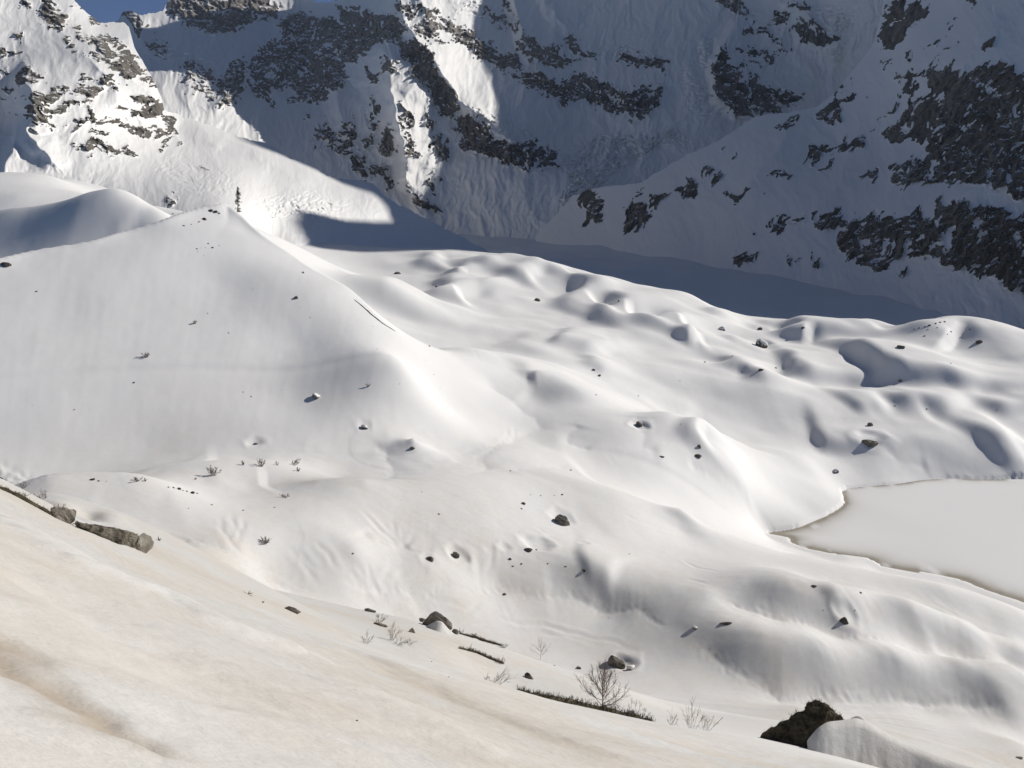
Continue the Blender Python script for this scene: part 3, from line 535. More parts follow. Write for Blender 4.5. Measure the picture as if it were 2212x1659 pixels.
    o = structure(mesh_obj(name, Vf, F[~fr & ~flat], m_snow, attrs={'dust': np.full(len(Vf), dustv)}))
    lab = components(fr); ids, cnt = np.unique(lab[fr], return_counts=True)
    order = np.argsort(-cnt); big = [ids[k] for k in order[:120] if cnt[k] >= 60]
    flab = lab[fr]; FF = F[fr]
    def sub(nm, sel):
        f = FF[sel]; u, inv = np.unique(f, return_inverse=True)
        return mesh_obj(nm, Vf[u], inv.reshape(-1, 4), m_rock, o)
    for b in big: sub('rock_outcrop', flab == b)
    rest = ~np.isin(flab, big)
    if rest.any(): sub('scattered_rock', rest)['kind'] = 'stuff'
    print(name, rk.shape, 'outcrops', len(big))
    return o

RM_CREST = [(1100, 2220, 1265), (1100, 2091, 1190), (1100, 1903, 1010), (1100, 1869, 975), (1100, 1810, 930), (1100, 1740, 960), (1100, 1677, 1000), (1100, 1620, 985), (1100, 1560, 958), (1100, 1526, 942), (1100, 1475, 830), (1100, 1459, 800), (1100, 1298, 625), (1100, 1185, 500), (1100, 1110, 430), (1100, 1000, 330), (1100, 850, 230)]  # unseen skyline, its heights shaped to throw the shadow edge on the valley
RM_TOP = [(536, 236), (556, 215), (572, 196), (588, 190), (604, 187), (640, 183), (683, 157), (720, 140), (756, 116), (790, 112), (817, 107), (838, 90), (851, 72), (866, 54), (874, 42), (884, 0), (892, -90), (904, -190)] + [tuple(float(v) for v in proj(*p)) for p in RM_CREST]
RM_BOT = [(536, 262), (700, 290), (850, 320), (1024, 345), (1420, 420), (1800, 500)]
RM_C = [(1024, 300, 900), (1024, 340, 830), (900, 280, 1100), (900, 315, 1000), (800, 262, 1350), (700, 246, 1700), (700, 285, 1500), (600, 236, 2050), (560, 228, 2200), (540, 250, 2150),
        (1000, 230, 1020), (900, 210, 1280), (800, 200, 1600), (700, 200, 1900), (620, 200, 2150), (1000, 150, 1250), (920, 150, 1500), (840, 150, 1800), (760, 140, 2050), (680, 160, 2180),
        (1000, 60, 1480), (920, 60, 1800), (880, 45, 2130), (940, 0, 1950), (1010, 0, 1650), (1420, 400, 500), (1250, 300, 750), (905, -70, 2250)] + [(*(float(v) for v in proj(*p)), p[1]) for p in RM_CREST]
RM_ROCK = [('TR', .72, 1350, 0, 1480, 0, 1640, 30, 1500, 120, 1400, 210, 1340, 290, 1275, 290, 1310, 150), ('TR', .6, 1820, -30, 1970, -30, 1930, 30, 1840, 20),
    ('TR', .64, 1660, 430, 1820, 440, 1860, 480, 1980, 400, 2100, 410, 2150, 480, 2400, 560, 2400, 1250, 2140, 1280, 2040, 1180, 1850, 1200, 1830, 1180, 1680, 1190, 1560, 1180, 1500, 1160, 1380, 1210, 1340, 1080, 1400, 1050, 1560, 1020, 1580, 920, 1520, 940, 1480, 860, 1480, 760, 1560, 600, 1600, 480),
    ('TR', .5, 1310, 920, 1300, 880, 1420, 720, 1560, 590, 1640, 450, 1560, 800, 1500, 900, 1400, 920), ('TR', .38, 1400, 480, 1660, 380, 1820, 350, 1700, 440, 1580, 560, 1480, 680, 1330, 700, 1380, 580), ('TR', .28, 1600, 330, 1760, 130, 1810, 140, 1800, 330),
    ('TR', .62, 850, 1450, 880, 1340, 1000, 1340, 1050, 1410, 1240, 1390, 1440, 1380, 1520, 1350, 1620, 1380, 1680, 1470, 1700, 1520, 1620, 1600, 1560, 1659, 1440, 1670, 1050, 1670, 1000, 1600, 1060, 1480, 880, 1480),
    ('TR', .66, 1650, 1300, 1830, 1310, 1960, 1360, 2400, 1400, 2400, 2000, 2212, 1900, 2100, 1860, 1990, 1790, 1850, 1750, 1700, 1700, 1570, 1640, 1720, 1560), ('TR', .5, 870, 760, 960, 660, 1040, 540, 1090, 470, 1070, 600, 1170, 600, 1060, 660, 1030, 760, 1000, 800, 890, 810),
    ('TR', .42, 760, 1080, 820, 990, 960, 930, 1120, 880, 1260, 880, 1130, 980, 980, 1000, 930, 1060, 840, 1080), ('TR', .4, 590, 1150, 650, 1060, 780, 1080, 700, 1170), ('TR', .62, 450, 1500, 640, 1400, 780, 1375, 660, 1470, 520, 1520),
    ('TR', .8, 0, 1165, 90, 1180, 70, 1250, 0, 1265), ('TR', .48, 80, 1140, 200, 1095, 340, 1125, 200, 1160), ('TR', .55, 285, 1245, 400, 1235, 380, 1270, 300, 1300), ('TR', .3, 480, 1260, 560, 1190, 580, 1230, 500, 1260),
    ('TM', .78, 1785, 1510, 1830, 1370, 1890, 1310, 2030, 1390, 1960, 1440, 1880, 1490, 1830, 1530), ('TM', .6, 1560, 1310, 1600, 1250, 1710, 1300, 1700, 1400, 1690, 1470, 1580, 1420), ('TM', .62, 2010, 1265, 2090, 1265, 2080, 1330, 2020, 1335), ('TM', .62, 2130, 1205, 2230, 1205, 2230, 1270, 2170, 1275), ('TM', .5, 1880, 1290, 1920, 1210, 1930, 1240, 1890, 1310),
    ('TR', .5, 1170, 1110, 1240, 1130, 1240, 1190, 1175, 1190), ('MR', .85, 350, -10, 500, -10, 450, 40, 370, 35), ('MR', .5, 660, 20, 730, 10, 720, 40), ('MR', .55, 820, 10, 900, 30, 890, 75, 850, 50), ('MR', .7, 1080, 15, 1320, 20, 1320, 70, 1170, 95), ('MR', .5, 1390, 90, 1440, 80, 1430, 120),
    ('TR', .4, 570, 830, 680, 730, 780, 735, 760, 760, 650, 820), ('TR', .3, 1200, 420, 1300, 400, 1400, 380, 1480, 420, 1360, 470, 1280, 440), ('TR', .45, 1430, 350, 1480, 400, 1450, 420), ('TR', .35, 270, 970, 330, 980, 310, 1005), ('TR', .4, 1270, 800, 1310, 770, 1320, 800, 1260, 830)]
RM_ROCK += [('TR', .8, 1965, 275, 1990, 232, 2022, 282), ('TR', .5, 1430, 350, 1460, 350, 1480, 410, 1450, 415)]
RM_RIBS = [('K', 40, 40, 60, 990, 20, 960, 80, 930, 140, 900, 180), ('K', 35, 40, 50, 1000, 170, 960, 200, 930, 240), ('K', 30, 40, 60, 800, 110, 770, 160, 740, 200), ('K', 25, 50, 50, 860, 120, 840, 180, 800, 230)]
BW_TOP = [(40, 70), (100, 25), (119, 20), (123, 12), (132, 10), (137, 14), (143, 15), (154, 13), (163, 11), (169, -2), (200, -30), (262, -20), (274, -2), (284, -5), (300, -4), (318, 3), (336, 1), (352, -8), (385, -70), (420, -140), (480, -150), (560, -130), (640, -150), (760, -150), (900, -150), (1060, -150)]  # negative rows are unseen crest, shaped to keep the wall in shade
BW_BOT = [(40, 235), (200, 240), (330, 250), (430, 262), (600, 255), (1060, 255)]
BW_C = [(430, 255, 2280), (430, 245, 2300), (600, 240, 2300), (300, 235, 2000), (200, 200, 1950), (120, 150, 2000), (700, 240, 2400), (850, 220, 2600), (1060, 220, 2800), (300, 100, 2850), (200, 100, 2600), (150, 60, 2950), (240, 60, 3050), (350, 60, 2980), (388, 60, 2780), (408, 174, 2480),
        (449, 154, 2560), (526, 170, 2500), (573, 139, 2800), (512, 100, 2820), (480, 60, 3000), (512, 0, 3400), (560, 20, 3400), (640, 120, 2900), (620, 160, 2650), (590, 200, 2350), (700, 100, 2950), (790, 60, 3150), (750, 0, 3500), (850, 100, 3050), (650, 30, 3400), (130, 12, 3300), (165, 10, 3350), (60, 60, 3200), (230, 0, 3500), (300, 0, 3700), (400, 0, 3020), (430, -40, 3150), (440, -120, 3350), (425, 30, 2920), (450, 70, 2800), (340, -20, 3500), (520, -100, 3950), (640, -140, 4000), (760, -150, 3700), (860, -150, 3600), (880, 0, 3050), (940, -70, 3150), (1000, -110, 3050), (1060, -150, 3000)]  # last points: unseen crest and spur, added to block sun from the icefall
BW_RIBS = [('TM', 150, 22, 58, 300, 370, 330, 560, 365, 780, 430, 1130), ('TM', 60, 12, 20, 300, 700, 310, 800, 400, 1000), ('TM', 120, 20, 34, 330, -100, 400, 80, 500, 230, 620, 420, 740, 620, 870, 720), ('TM', 60, 26, 30, 870, 720, 1000, 850, 1200, 980, 1400, 1010), ('TM', 90, 14, 60, 1080, -150, 1120, 60, 1180, 200, 1220, 340), ('TM', 60, 12, 40, 1280, -100, 1380, 60, 1460, 200),
           ('TM', 50, 20, 24, 500, -80, 560, 60, 620, 260), ('TM', 70, 40, 40, 1700, 500, 1900, 600, 2000, 760), ('TL', 60, 18, 24, 1850, 100, 1820, 300, 1760, 600), ('TL', 60, 20, 24, 2100, 200, 2150, 500, 2212, 800), ('TL', 50, 18, 18, 1560, 400, 1480, 560, 1420, 690), ('TR', 120, 10, 60, 330, 150, 260, 300, 210, 450, 210, 650, 330, 740), ('TR', 60, 30, 30, 700, 0, 850, 150, 980, 270), ('TL', 40, 14, 14, 860, 60, 900, 160, 960, 300)]
BW_ROCK = [('TL', 0.76, 1060, -40, 1060, 60, 1120, 120, 1200, 170, 1300, 180, 1400, 180, 1520, 190, 1640, 130, 1800, 90, 1790, -40), ('TL', 0.67, 1820, 90, 2020, 90, 2240, 120, 2240, 560, 2100, 640, 1900, 640, 1930, 500, 1860, 560, 1780, 540, 1740, 640, 1800, 690, 1700, 700, 1640, 600, 1600, 540, 1640, 400, 1720, 280, 1820, 240),
    ('TL', 0.69, 1380, 480, 1560, 400, 1590, 480, 1560, 600, 1440, 690, 1400, 640, 1360, 540), ('TL', 0.50, 1190, 430, 1380, 470, 1380, 600, 1240, 580), ('TL', 0.74, 790, 90, 850, 70, 920, 160, 890, 190, 800, 140), ('TL', 0.54, 960, 250, 1020, 230, 1100, 340, 1000, 370), ('TL', 0.44, 2000, 750, 2240, 850, 2240, 990, 2060, 950),
    ('TM', 0.70, -20, 60, 300, 100, 400, 120, 420, 200, 380, 260, 250, 290, 150, 350, 20, 440, -20, 440), ('TM', 0.85, 360, 260, 500, 230, 590, 380, 640, 500, 720, 620, 760, 680, 680, 740, 640, 680, 560, 560, 450, 470, 420, 380), ('TM', 0.54, 330, 0, 640, 80, 640, 260, 520, 230, 420, 100), ('TM', 0.67, 640, 90, 800, 180, 950, 260, 1080, 310, 1170, 380, 1150, 430, 1000, 450, 940, 400, 820, 300, 700, 250),
    ('TM', 0.64, 1120, 470, 1240, 450, 1390, 540, 1600, 480, 1800, 560, 2080, 560, 2060, 680, 1960, 790, 1860, 760, 1760, 700, 1560, 680, 1440, 670, 1250, 600, 1130, 520), ('TM', 0.70, 1190, 210, 1290, 280, 1450, 320, 1480, 400, 1320, 400, 1200, 340, 1160, 280), ('TM', 0.62, 1430, 210, 1520, 290, 1640, 350, 1560, 400, 1500, 330), ('TM', 0.74, 1830, 350, 1960, 370, 2110, 410, 2080, 460, 1980, 440, 1840, 380),
    ('TM', 0.72, 700, 760, 860, 740, 1000, 880, 1080, 940, 1180, 900, 1260, 900, 1340, 960, 1430, 970, 1380, 1080, 1170, 1080, 1000, 1050, 900, 990, 760, 920), ('TM', 0.69, 180, 450, 250, 450, 250, 530, 190, 510), ('TM', 0.59, -20, 760, 80, 760, 110, 880, 100, 960, -20, 1000), ('TM', 0.64, 30, 1000, 150, 1020, 160, 1150, 100, 1130), ('TM', 0.64, 160, 1070, 270, 1090, 290, 1140, 200, 1130),
    ('TM', 0.85, 265, 860, 300, 830, 340, 980, 280, 1000), ('TM', 0.84, 390, 700, 470, 760, 440, 800, 400, 790), ('TM', 0.84, 400, 830, 425, 870, 490, 1000, 440, 1000), ('TM', 0.64, 590, 930, 690, 930, 690, 1030, 600, 1010), ('TM', 0.74, 560, 740, 605, 800, 595, 850, 540, 780), ('TM', 0.74, 150, 880, 195, 900, 170, 945), ('TM', 0.64, 210, 670, 235, 740, 215, 820, 245, 900, 200, 910, 190, 800),
    ('TM', 0.79, 300, 1150, 365, 1200, 300, 1215), ('TM', 0.85, 455, 1205, 515, 1250, 605, 1330, 600, 1370, 510, 1310), ('TM', 0.54, 580, 1120, 645, 1180, 600, 1250), ('TM', 0.84, 280, 370, 330, 390, 340, 440, 290, 430), ('TM', 0.49, 900, 60, 1080, 100, 1140, 180, 960, 150), ('TM', 0.54, 1040, 0, 1080, 20, 1100, 100, 1060, 80),
    ('TR', 0.62, 430, 100, 480, 180, 580, 210, 540, 225, 420, 190), ('TR', 0.85, 590, 80, 655, 110, 645, 175, 600, 165), ('TR', 0.70, 700, 190, 860, 150, 960, 180, 1000, 250, 920, 290, 830, 250, 680, 220), ('TR', 0.85, 205, 400, 280, 300, 330, 400, 400, 560, 450, 760, 300, 730, 210, 640, 200, 500), ('TR', 0.69, 400, 400, 440, 480, 500, 540, 620, 560, 770, 620, 620, 690, 450, 760),
    ('TR', 0.56, 380, 300, 480, 300, 560, 360, 480, 370), ('TR', 0.64, 560, 270, 610, 280, 600, 320), ('TR', 0.76, 220, -30, 450, -30, 380, 90, 300, 70), ('TR', 0.49, 640, 0, 880, 60, 880, 110, 680, 60), ('TR', 0.44, 430, 400, 560, 350, 700, 320, 620, 350, 500, 440)]
BW_SER = [('TM', 22, 1500, 920, 1800, 850, 2212, 840, 2300, 900, 1900, 1050, 1750, 1200, 1560, 1300, 1420, 1320, 1420, 1050), ('TM', 14, 780, 650, 1000, 740, 1280, 850, 1240, 900, 1160, 980, 1050, 940, 900, 760), ('TM', 14, 1640, 280, 2100, 330, 2080, 400, 1700, 370), ('TR', 16, 100, 260, 260, 230, 230, 330, 180, 450, 80, 400), ('TR', 16, 860, 30, 1060, 60, 1100, 180, 1000, 250, 920, 140), ('TR', 14, 0, 400, 200, 600, 300, 740, 200, 760, 0, 700), ('TR', 12, 940, 290, 1050, 270, 1040, 400, 920, 420), ('TL', 14, 950, 230, 1050, 230, 1200, 350, 1450, 400, 1360, 480, 1180, 430, 960, 370), ('TM', 12, 700, 0, 1000, 0, 1000, 110, 760, 100)]
LM_TOP = [(-420, 120), (-250, -20), (-150, -50), (-70, -60), (0, -40), (60, -15), (74, 0), (86, 12), (98, 22), (112, 23), (124, 22), (129, 28), (134, 46), (137, 52), (143, 62), (150, 74), (156, 84), (161, 97), (164, 109), (167, 111.5), (183, 116.5), (200, 122), (218, 128), (235, 136), (250, 139.5), (268, 143.5), (282, 152), (290, 159), (310, 164), (327, 176), (341, 179), (357, 180), (372, 183), (382, 193), (393, 202), (408, 209), (440, 226), (470, 241), (490, 252)]
LM_BOT = [(-420, 262), (-70, 245), (100, 235), (200, 238), (262, 250), (341, 256), (402, 258), (490, 256)]
LM_C = [(-250, -20, 1600), (-420, 120, 1250), (-420, 220, 950), (-250, 150, 1050), (-70, 230, 760), (0, 215, 800), (100, 205, 840), (160, 210, 780), (238, 228, 700), (255, 240, 820), (300, 246, 880), (341, 246, 1000), (393, 240, 1150), (440, 230, 1300), (480, 250, 1330), (393, 202, 1260), (372, 190, 1270), (341, 179, 1300), (300, 200, 1080), (260, 200, 980), (235, 136, 1400), (200, 122, 1420), (200, 170, 1080), (167, 115, 1400), (161, 97, 1390), (131, 45, 1520), (140, 60, 1480), (99, 22, 1600), (74, 0, 1620), (0, -40, 1650), (-70, -60, 1600),
        (0, 60, 1330), (40, 50, 1380), (31, 108, 1080), (0, 120, 1130), (70, 90, 1180), (100, 110, 1160), (130, 100, 1300), (108, 139, 1090), (60, 140, 1010), (46, 185, 880), (0, 170, 900), (100, 170, 960), (-70, 100, 1100), (85, 50, 1400)]
LM_ROCK = [('TL', .68, 275, 10, 340, 20, 440, 90, 465, 160, 400, 185, 320, 130), ('TL', .5, 430, 0, 490, -20, 530, 60, 480, 40), ('TL', .6, 490, 150, 520, 180, 530, 240, 640, 250, 720, 230, 800, 290, 850, 340, 900, 400, 950, 460, 1010, 540, 990, 560, 900, 480, 850, 520, 840, 560, 780, 500, 700, 460, 680, 380, 560, 320, 490, 200), ('TL', .7, 430, 240, 490, 265, 480, 300, 440, 270), ('TL', .52, 600, 130, 690, 170, 670, 195, 600, 165),
    ('TL', .62, 885, 620, 1050, 620, 1065, 740, 1090, 790, 1020, 790, 950, 720), ('TL', .75, 1065, 785, 1115, 880, 1065, 870), ('TL', .72, 110, 490, 150, 445, 285, 500, 240, 560, 130, 530), ('TL', .78, 225, 625, 250, 585, 340, 560, 440, 580, 505, 635, 460, 630, 330, 645, 290, 650), ('TL', .85, 490, 555, 625, 575, 615, 645, 560, 665, 500, 600),
    ('TL', .62, 185, 710, 240, 640, 330, 685, 490, 690, 330, 730, 260, 740, 410, 790, 260, 805, 240, 840, 170, 790), ('TL', .62, 525, 490, 620, 505, 690, 490, 670, 525, 580, 520), ('TL', .68, 590, 730, 680, 765, 860, 825, 1000, 815, 1015, 850, 900, 890, 850, 855, 740, 810, 620, 795), ('TL', .75, 800, 685, 890, 700, 935, 745, 850, 725),
    ('TL', .58, 485, 945, 620, 950, 600, 895, 700, 925, 775, 980, 660, 985, 560, 985), ('TL', .65, 800, 965, 890, 995, 880, 1025, 815, 1010), ('TL', .5, -20, 315, 125, 335, 60, 360, -20, 360), ('TL', .55, -20, 420, 45, 440, -10, 500), ('TL', .8, -20, 635, 25, 645, 0, 700), ('TL', .5, 265, 180, 335, 185, 320, 200), ('TL', .45, 1010, 905, 1085, 905, 1020, 955), ('TL', .42, 700, 535, 860, 590, 840, 610, 710, 570),
    ('TL', .6, 1178, 960, 1205, 990, 1185, 985), ('TL', .6, 1320, 1095, 1365, 1140, 1340, 1130), ('TL', .85, 1090, 1315, 1130, 1285, 1150, 1330, 1120, 1335), ('TL', .35, 470, 860, 600, 850, 760, 880, 560, 890), ('TL', .35, 440, 740, 600, 760, 600, 800, 480, 830), ('TL', .4, 50, 200, 120, 210, 130, 280, 70, 260), ('TL', .35, 20, 500, 100, 560, 180, 680, 110, 780, 60, 640), ('TL', .4, 100, -10, 190, -10, 230, 80, 130, 60), ('TL', .4, 210, 70, 270, 90, 280, 140, 230, 110)]
LM_SER = [('TL', 5, 1640, 1250, 2000, 1235, 2212, 1280, 2300, 1330, 2100, 1400, 1700, 1480), ('TL', 3, 1100, 1000, 1500, 1100, 1600, 1250, 1400, 1300, 1150, 1250, 1000, 1100)]
LM_RIBS = [('TL', 45, 20, 22, 180, 480, 220, 640, 230, 780, 200, 860, 330, 1050), ('TL', 40, 30, 16, 700, 330, 850, 500, 1000, 640, 1080, 800), ('TL', 30, 24, 24, 560, 360, 700, 520, 900, 760, 1000, 830), ('TL', 30, 18, 24, 0, 850, 120, 870, 100, 1000, 40, 1100), ('TL', 22, 22, 24, 1080, 720, 1520, 900, 1900, 1050, 2212, 1180)]
mountain('mountain_right', RM_C, RM_TOP, RM_BOT, 0.85, RM_RIBS, RM_ROCK, [], -0.5, (math.radians(-48), 2.6), 6.0, 13.0, M_MSNOW, M_CLIFF2, 100, wild=(50., 80., 9.), brk=0.44, fine=0.5)
mountain('mountain_back', BW_C, BW_TOP, BW_BOT, 0.85, BW_RIBS, BW_ROCK, BW_SER, 0.15, (math.radians(35), 1.5), 9.0, 20.0, M_MSNOW, M_CLIFF, 300, wild=(30., 60., 30.), brk=0.56, fine=0.75)
mountain('mountain_left', LM_C, LM_TOP, LM_BOT, 0.75, LM_RIBS, LM_ROCK, LM_SER, 0.2, (math.radians(8), 2.4), 7.0, 8.0, M_MSNOW, M_CLIFF3, 500, wild=(40., 50., 8.), brk=0.44, fine=0.6)
# ------------------------------------------------------------------ things on the snow
def tag(o, label, cat, group=None):
    o['label'] = label; o['category'] = cat
    if group: o['group'] = group
    return o
def empty(name, loc, rz=0.0):
    o = bpy.data.objects.new(name, None); COL.objects.link(o); o.location = loc; o.rotation_euler = (0, 0, rz); o.empty_display_size = 0.2
    return o
def ico(sub):
    import bmesh
    bm = bmesh.new(); bmesh.ops.create_icosphere(bm, subdivisions=sub, radius=1.0)
    V = np.array([v.co[:] for v in bm.verts]); F = np.array([[v.index for v in f.verts] for f in bm.faces]); bm.free()
    return V, F
ICO = {k: ico(k) for k in (2, 3, 4, 5)}
def rock_shape(seed, sub, cuts=9, rough=0.10):
    """a broken stone: a ball cut by random planes, then chipped"""
    r = np.random.default_rng(seed); V, F = ICO[sub]; V = V.copy()
    for _ in range(cuts):
        n = r.normal(size=3); n /= np.linalg.norm(n); h = r.uniform(0.50, 0.88); d = V @ n - h
        V -= np.outer(np.maximum(d, 0) * 0.93, n)
    k = V / np.linalg.norm(V, axis=1)[:, None]
    V += k * (rough * fbm(V[:, 0] * 2.2 + seed, V[:, 1] * 2.2 + V[:, 2] * 1.7, 4, seed))[:, None]
    return V, F
def raw_mesh(name, V, F, m, smooth_=False):
    me = bpy.data.meshes.new(name); me.from_pydata([tuple(map(float, v)) for v in V], [], [tuple(map(int, f)) for f in F])
    me.materials.append(m)
    if smooth_: me.polygons.foreach_set('use_smooth', [True] * len(me.polygons))
    me.update(); return me
def raw_obj(name, V, F, m, parent=None, smooth_=False):
    o = bpy.data.objects.new(name, raw_mesh(name, V, F, m, smooth_)); COL.objects.link(o)
    if parent: o.parent = parent
    return o
STONES = {}
def stone_mesh(k, sub, m):
    if (k, sub, m.name) not in STONES: STONES[(k, sub, m.name)] = raw_mesh('stone', *rock_shape(900 + k, sub), m)
    return STONES[(k, sub, m.name)]
nst = [0]
def stone(t, x0, x1, y, label, group=None, name='boulder', asp=(0.8, 0.55), m=None, sink=0.12, cap=0.0, rot=None, dy=0.0, tall=None):
    """a rock whose foot is surveyed at (x0..x1, y); width from the survey, partly sunk in the snow"""
    (ax, ay), (bx, _) = K(t, x0, y), K(t, x1, y); w = bx - ax; p = hit((ax + bx) / 2, ay); dist = math.hypot(p[0], p[1])
    R = max(0.5 * w / FPX * math.hypot(dist, CAMZ - p[2]) * (0.62 if w < 4.5 else 0.92), 0.02); nst[0] += 1; k = nst[0]
    sub = 4 if w > 14 else (3 if w > 6 else 2); m = m or M_STONE
    hgt = R * (tall or asp[1] * 1.3)
    if cap:
        o = empty(name, p); body = bpy.data.objects.new('rock', stone_mesh(k % 7, sub, m)); COL.objects.link(body); body.parent = o
    else:
        o = bpy.data.objects.new(name, stone_mesh(k % 7, sub, m)); COL.objects.link(o); body = o
    rz = rot if rot is not None else rng.uniform(-0.5, 0.5)
    loc = (p[0], p[1] + R * asp[0] * 0.2, p[2] + hgt * (0.45 - sink * 2))
    body.scale = (R * 1.12, R * asp[0], hgt); body.rotation_euler = (rng.uniform(-.15, .15), rng.uniform(-.15, .15), rz)
    if cap:
        o.location = loc; V, F = rock_shape(900 + k % 7, sub); nz = V / np.linalg.norm(V, axis=1)[:, None]
        fz = np.cross(V[F[:, 1]] - V[F[:, 0]], V[F[:, 2]] - V[F[:, 0]]); fz = fz / (np.linalg.norm(fz, axis=1)[:, None] + 1e-9)
        sel = F[(fz[:, 2] > 0.35) & (V[F].mean(1)[:, 2] > 0.1)]; u, inv = np.unique(sel, return_inverse=True); C = V[u].copy(); C[:, 2] += cap; C[:, :2] *= 1.05
        nb = len(u); Fc = inv.reshape(-1, 3); B = V[u].copy(); B[:, 2] -= 0.05
        e = {}
        for f in Fc:
            for i in range(3): e[(f[i], f[(i + 1) % 3])] = 1
        side = [(a, b, b + nb, a + nb)[::-1] for a, b in e if (b, a) not in e]
        c = raw_obj('snow_cap', np.r_[C, B], [tuple(f) for f in Fc] + side, M_MSNOW, o, True); c.scale = body.scale; c.rotation_euler = body.rotation_euler
    else: body.location = loc
    return tag(o, label, 'boulder' if w > 7 else 'stone', group)
ORD = ['first', 'second', 'third', 'fourth', 'fifth', 'sixth', 'seventh', 'eighth', 'ninth', 'tenth', 'eleventh', 'twelfth', 'thirteenth', 'fourteenth']
def stones(t, place, group, *xyw, what='small dark stone', **kw):
    q = sorted(xyw)
    for i, (x, y, w) in enumerate(q):
        nm = ORD[i] + ' ' + what + ' from the left ' + place if len(q) > 1 else what + ' ' + place
        stone(t, x - w / 2, x + w / 2, y, nm, group, name='stone', **kw)

# boulders of the near and middle snow
stone('BM', 1372, 1490, 72, 'large brown boulder half sunk in the middle snowfield', asp=(.8, .62), m=M_BOULDER)
stone('BM', 712, 765, 292, 'dark boulder in a melt hollow, left of the ringed hollow', asp=(.9, .9), m=M_STONE)
stone('BM', 545, 605, 312, 'small peaked dark boulder left of the boulder in the melt hollow', asp=(.8, .6))
stone('BM', 1180, 1240, 252, 'left rock inside the wide ringed melt hollow', asp=(.7, .4), group='rocks in the ringed hollow')
stone('BM', 1250, 1275, 248, 'right rock inside the wide ringed melt hollow', asp=(.7, .6), group='rocks in the ringed hollow')
stone('BM', 1716, 1850, 1006, 'grey boulder in a deep melt hollow behind the bare tree', asp=(.8, .8), m=M_BOULDER, tall=0.95)
stone('BM', 1850, 1905, 1024, 'snow capped rock on the right of the deep melt hollow', asp=(.8, .8), m=M_BOULDER, cap=0.25)
stone('BM', 1182, 1246, 1076, 'rounded brown rock above the leaning shrub', asp=(.7, .75), m=M_BOULDER)
stone('BM', 1520, 1556, 1016, 'small flat grey stone left of the deep melt hollow', asp=(.7, .5), m=M_BOULDER)
stone('BM', 430, 482, 780, 'blocky dark rock left of the snow draped boulder', asp=(.8, .85), m=M_BOULDER)
stone('BM', 716, 760, 790, 'upright brown rock right of the snow draped boulder', asp=(.8, 1.1), m=M_BOULDER, tall=1.25)
stone('BM', 480, 552, 706, 'thin flat slab behind the snow draped boulder', asp=(.5, .25), m=M_BOULDER)
stone('BM', 142, 236, 648, 'flat dark slab left of the snow draped boulder group', asp=(.5, .3), m=M_BOULDER)
stone('BM', 205, 300, 738, 'low brown slab under the small leaning shrub', asp=(.5, .22), m=M_BOULDER)
stone('BL', 1832, 1950, 645, 'long flat dark rock on the cream slope, right of the grass tuft', asp=(.5, .34), m=M_BOULDER)
stone('BL', 1690, 1718, 588, 'small round stone left of the long flat dark rock', asp=(.8, .6), m=M_BOULDER)
stone('BR', 1012, 1078, 716, 'dark boulder with a long shadow on the right hand snow banks', asp=(.8, .75), m=M_STONE)
stone('BR', 240, 322, 728, 'thin dark slab at the head of the large grey snow bank', asp=(.5, .16), m=M_STONE)
stone('BR', 830, 872, 484, 'flat dark stone on the snow rim below the lake', asp=(.6, .3))
stone('BR', 1140, 1168, 526, 'small dark stone in the gully below the lake', asp=(.8, .6))
stone('BR', 2160, 2208, 1600, 'lone flat dark stone at the bottom right', asp=(.6, .25))
stone('BR', 58, 100, 760, 'small snow covered stone left of the grey snow bank', asp=(.8, .5), cap=0.25, m=M_BOULDER)
stone('MR', 468, 548, 592, 'big dark boulder with snow on top among the hummocks', asp=(.8, .8), m=M_STONE, cap=0.22)
stone('MR', 232, 282, 478, 'grey boulder with snow on top near the shadow edge', asp=(.8, .55), m=M_BOULDER, cap=0.25)
stone('MR', 484, 520, 480, 'dark rock right of the snow topped grey boulder', asp=(.8, .6))
stone('MR', 765, 795, 469, 'small dark rock on the hummock crest against the shade', asp=(.8, .5))
stone('MR', 1385, 1442, 598, 'dark rock at the left end of the large shaded hollow', asp=(.8, .5))
stone('MR', 1900, 1952, 566, 'dark rock at the right end of the large shaded hollow', asp=(.8, .6))
stone('MR', 1195, 1236, 1100, 'round dark boulder with a streak of shadow above the lake', asp=(.8, .65))
stone('MR', 1158, 1262, 1232, 'big brown boulder in a melt hollow above the lake', asp=(.8, .5), m=M_BOULDER)
stone('MR', 92, 124, 1240, 'jagged dark rock in the shaded dip left of the lake hummock', asp=(.8, .9))
stone('MR', 76, 124, 1306, 'small grey rock below the jagged dark rock', asp=(.8, .5), m=M_BOULDER)
stone('MR', 970, 1012, 1406, 'snow topped rock on the shore slope of the lake', asp=(.8, .6), cap=0.3, m=M_BOULDER)
stone('MM', 1906, 1960, 1104, 'pointed grey rock in a small melt hollow left of the shaded dip', asp=(.8, .8), m=M_BOULDER)
stone('MM', 2058, 2096, 1306, 'low dark rock on the rim of the snow apron', asp=(.7, .4))
stone('MM', 1784, 1810, 296, 'dark square rock on the far hummocks', asp=(.8, .8))
stone('MM', 604, 628, 202, 'dark rock in a dip of the far hummocks', asp=(.8, .8))
stone('MM', 340, 392, 116, 'dark rock on the left of the far hummocks', asp=(.8, .4))
stone('MM', 1250, 1290, 292, 'low grey rock in the middle of the far hummocks', asp=(.8, .6), m=M_BOULDER)
stone('ML', 1900, 1932, 278, 'dark rock high on the right of the moraine face', asp=(.8, .85))
stone('ML', 2015, 2078, 922, 'snow topped grey boulder on the moraine face', asp=(.8, .55), m=M_BOULDER, cap=0.2)
stone('ML', 1640, 1672, 1222, 'small rock in a melt hollow low on the moraine face', asp=(.8, .6))
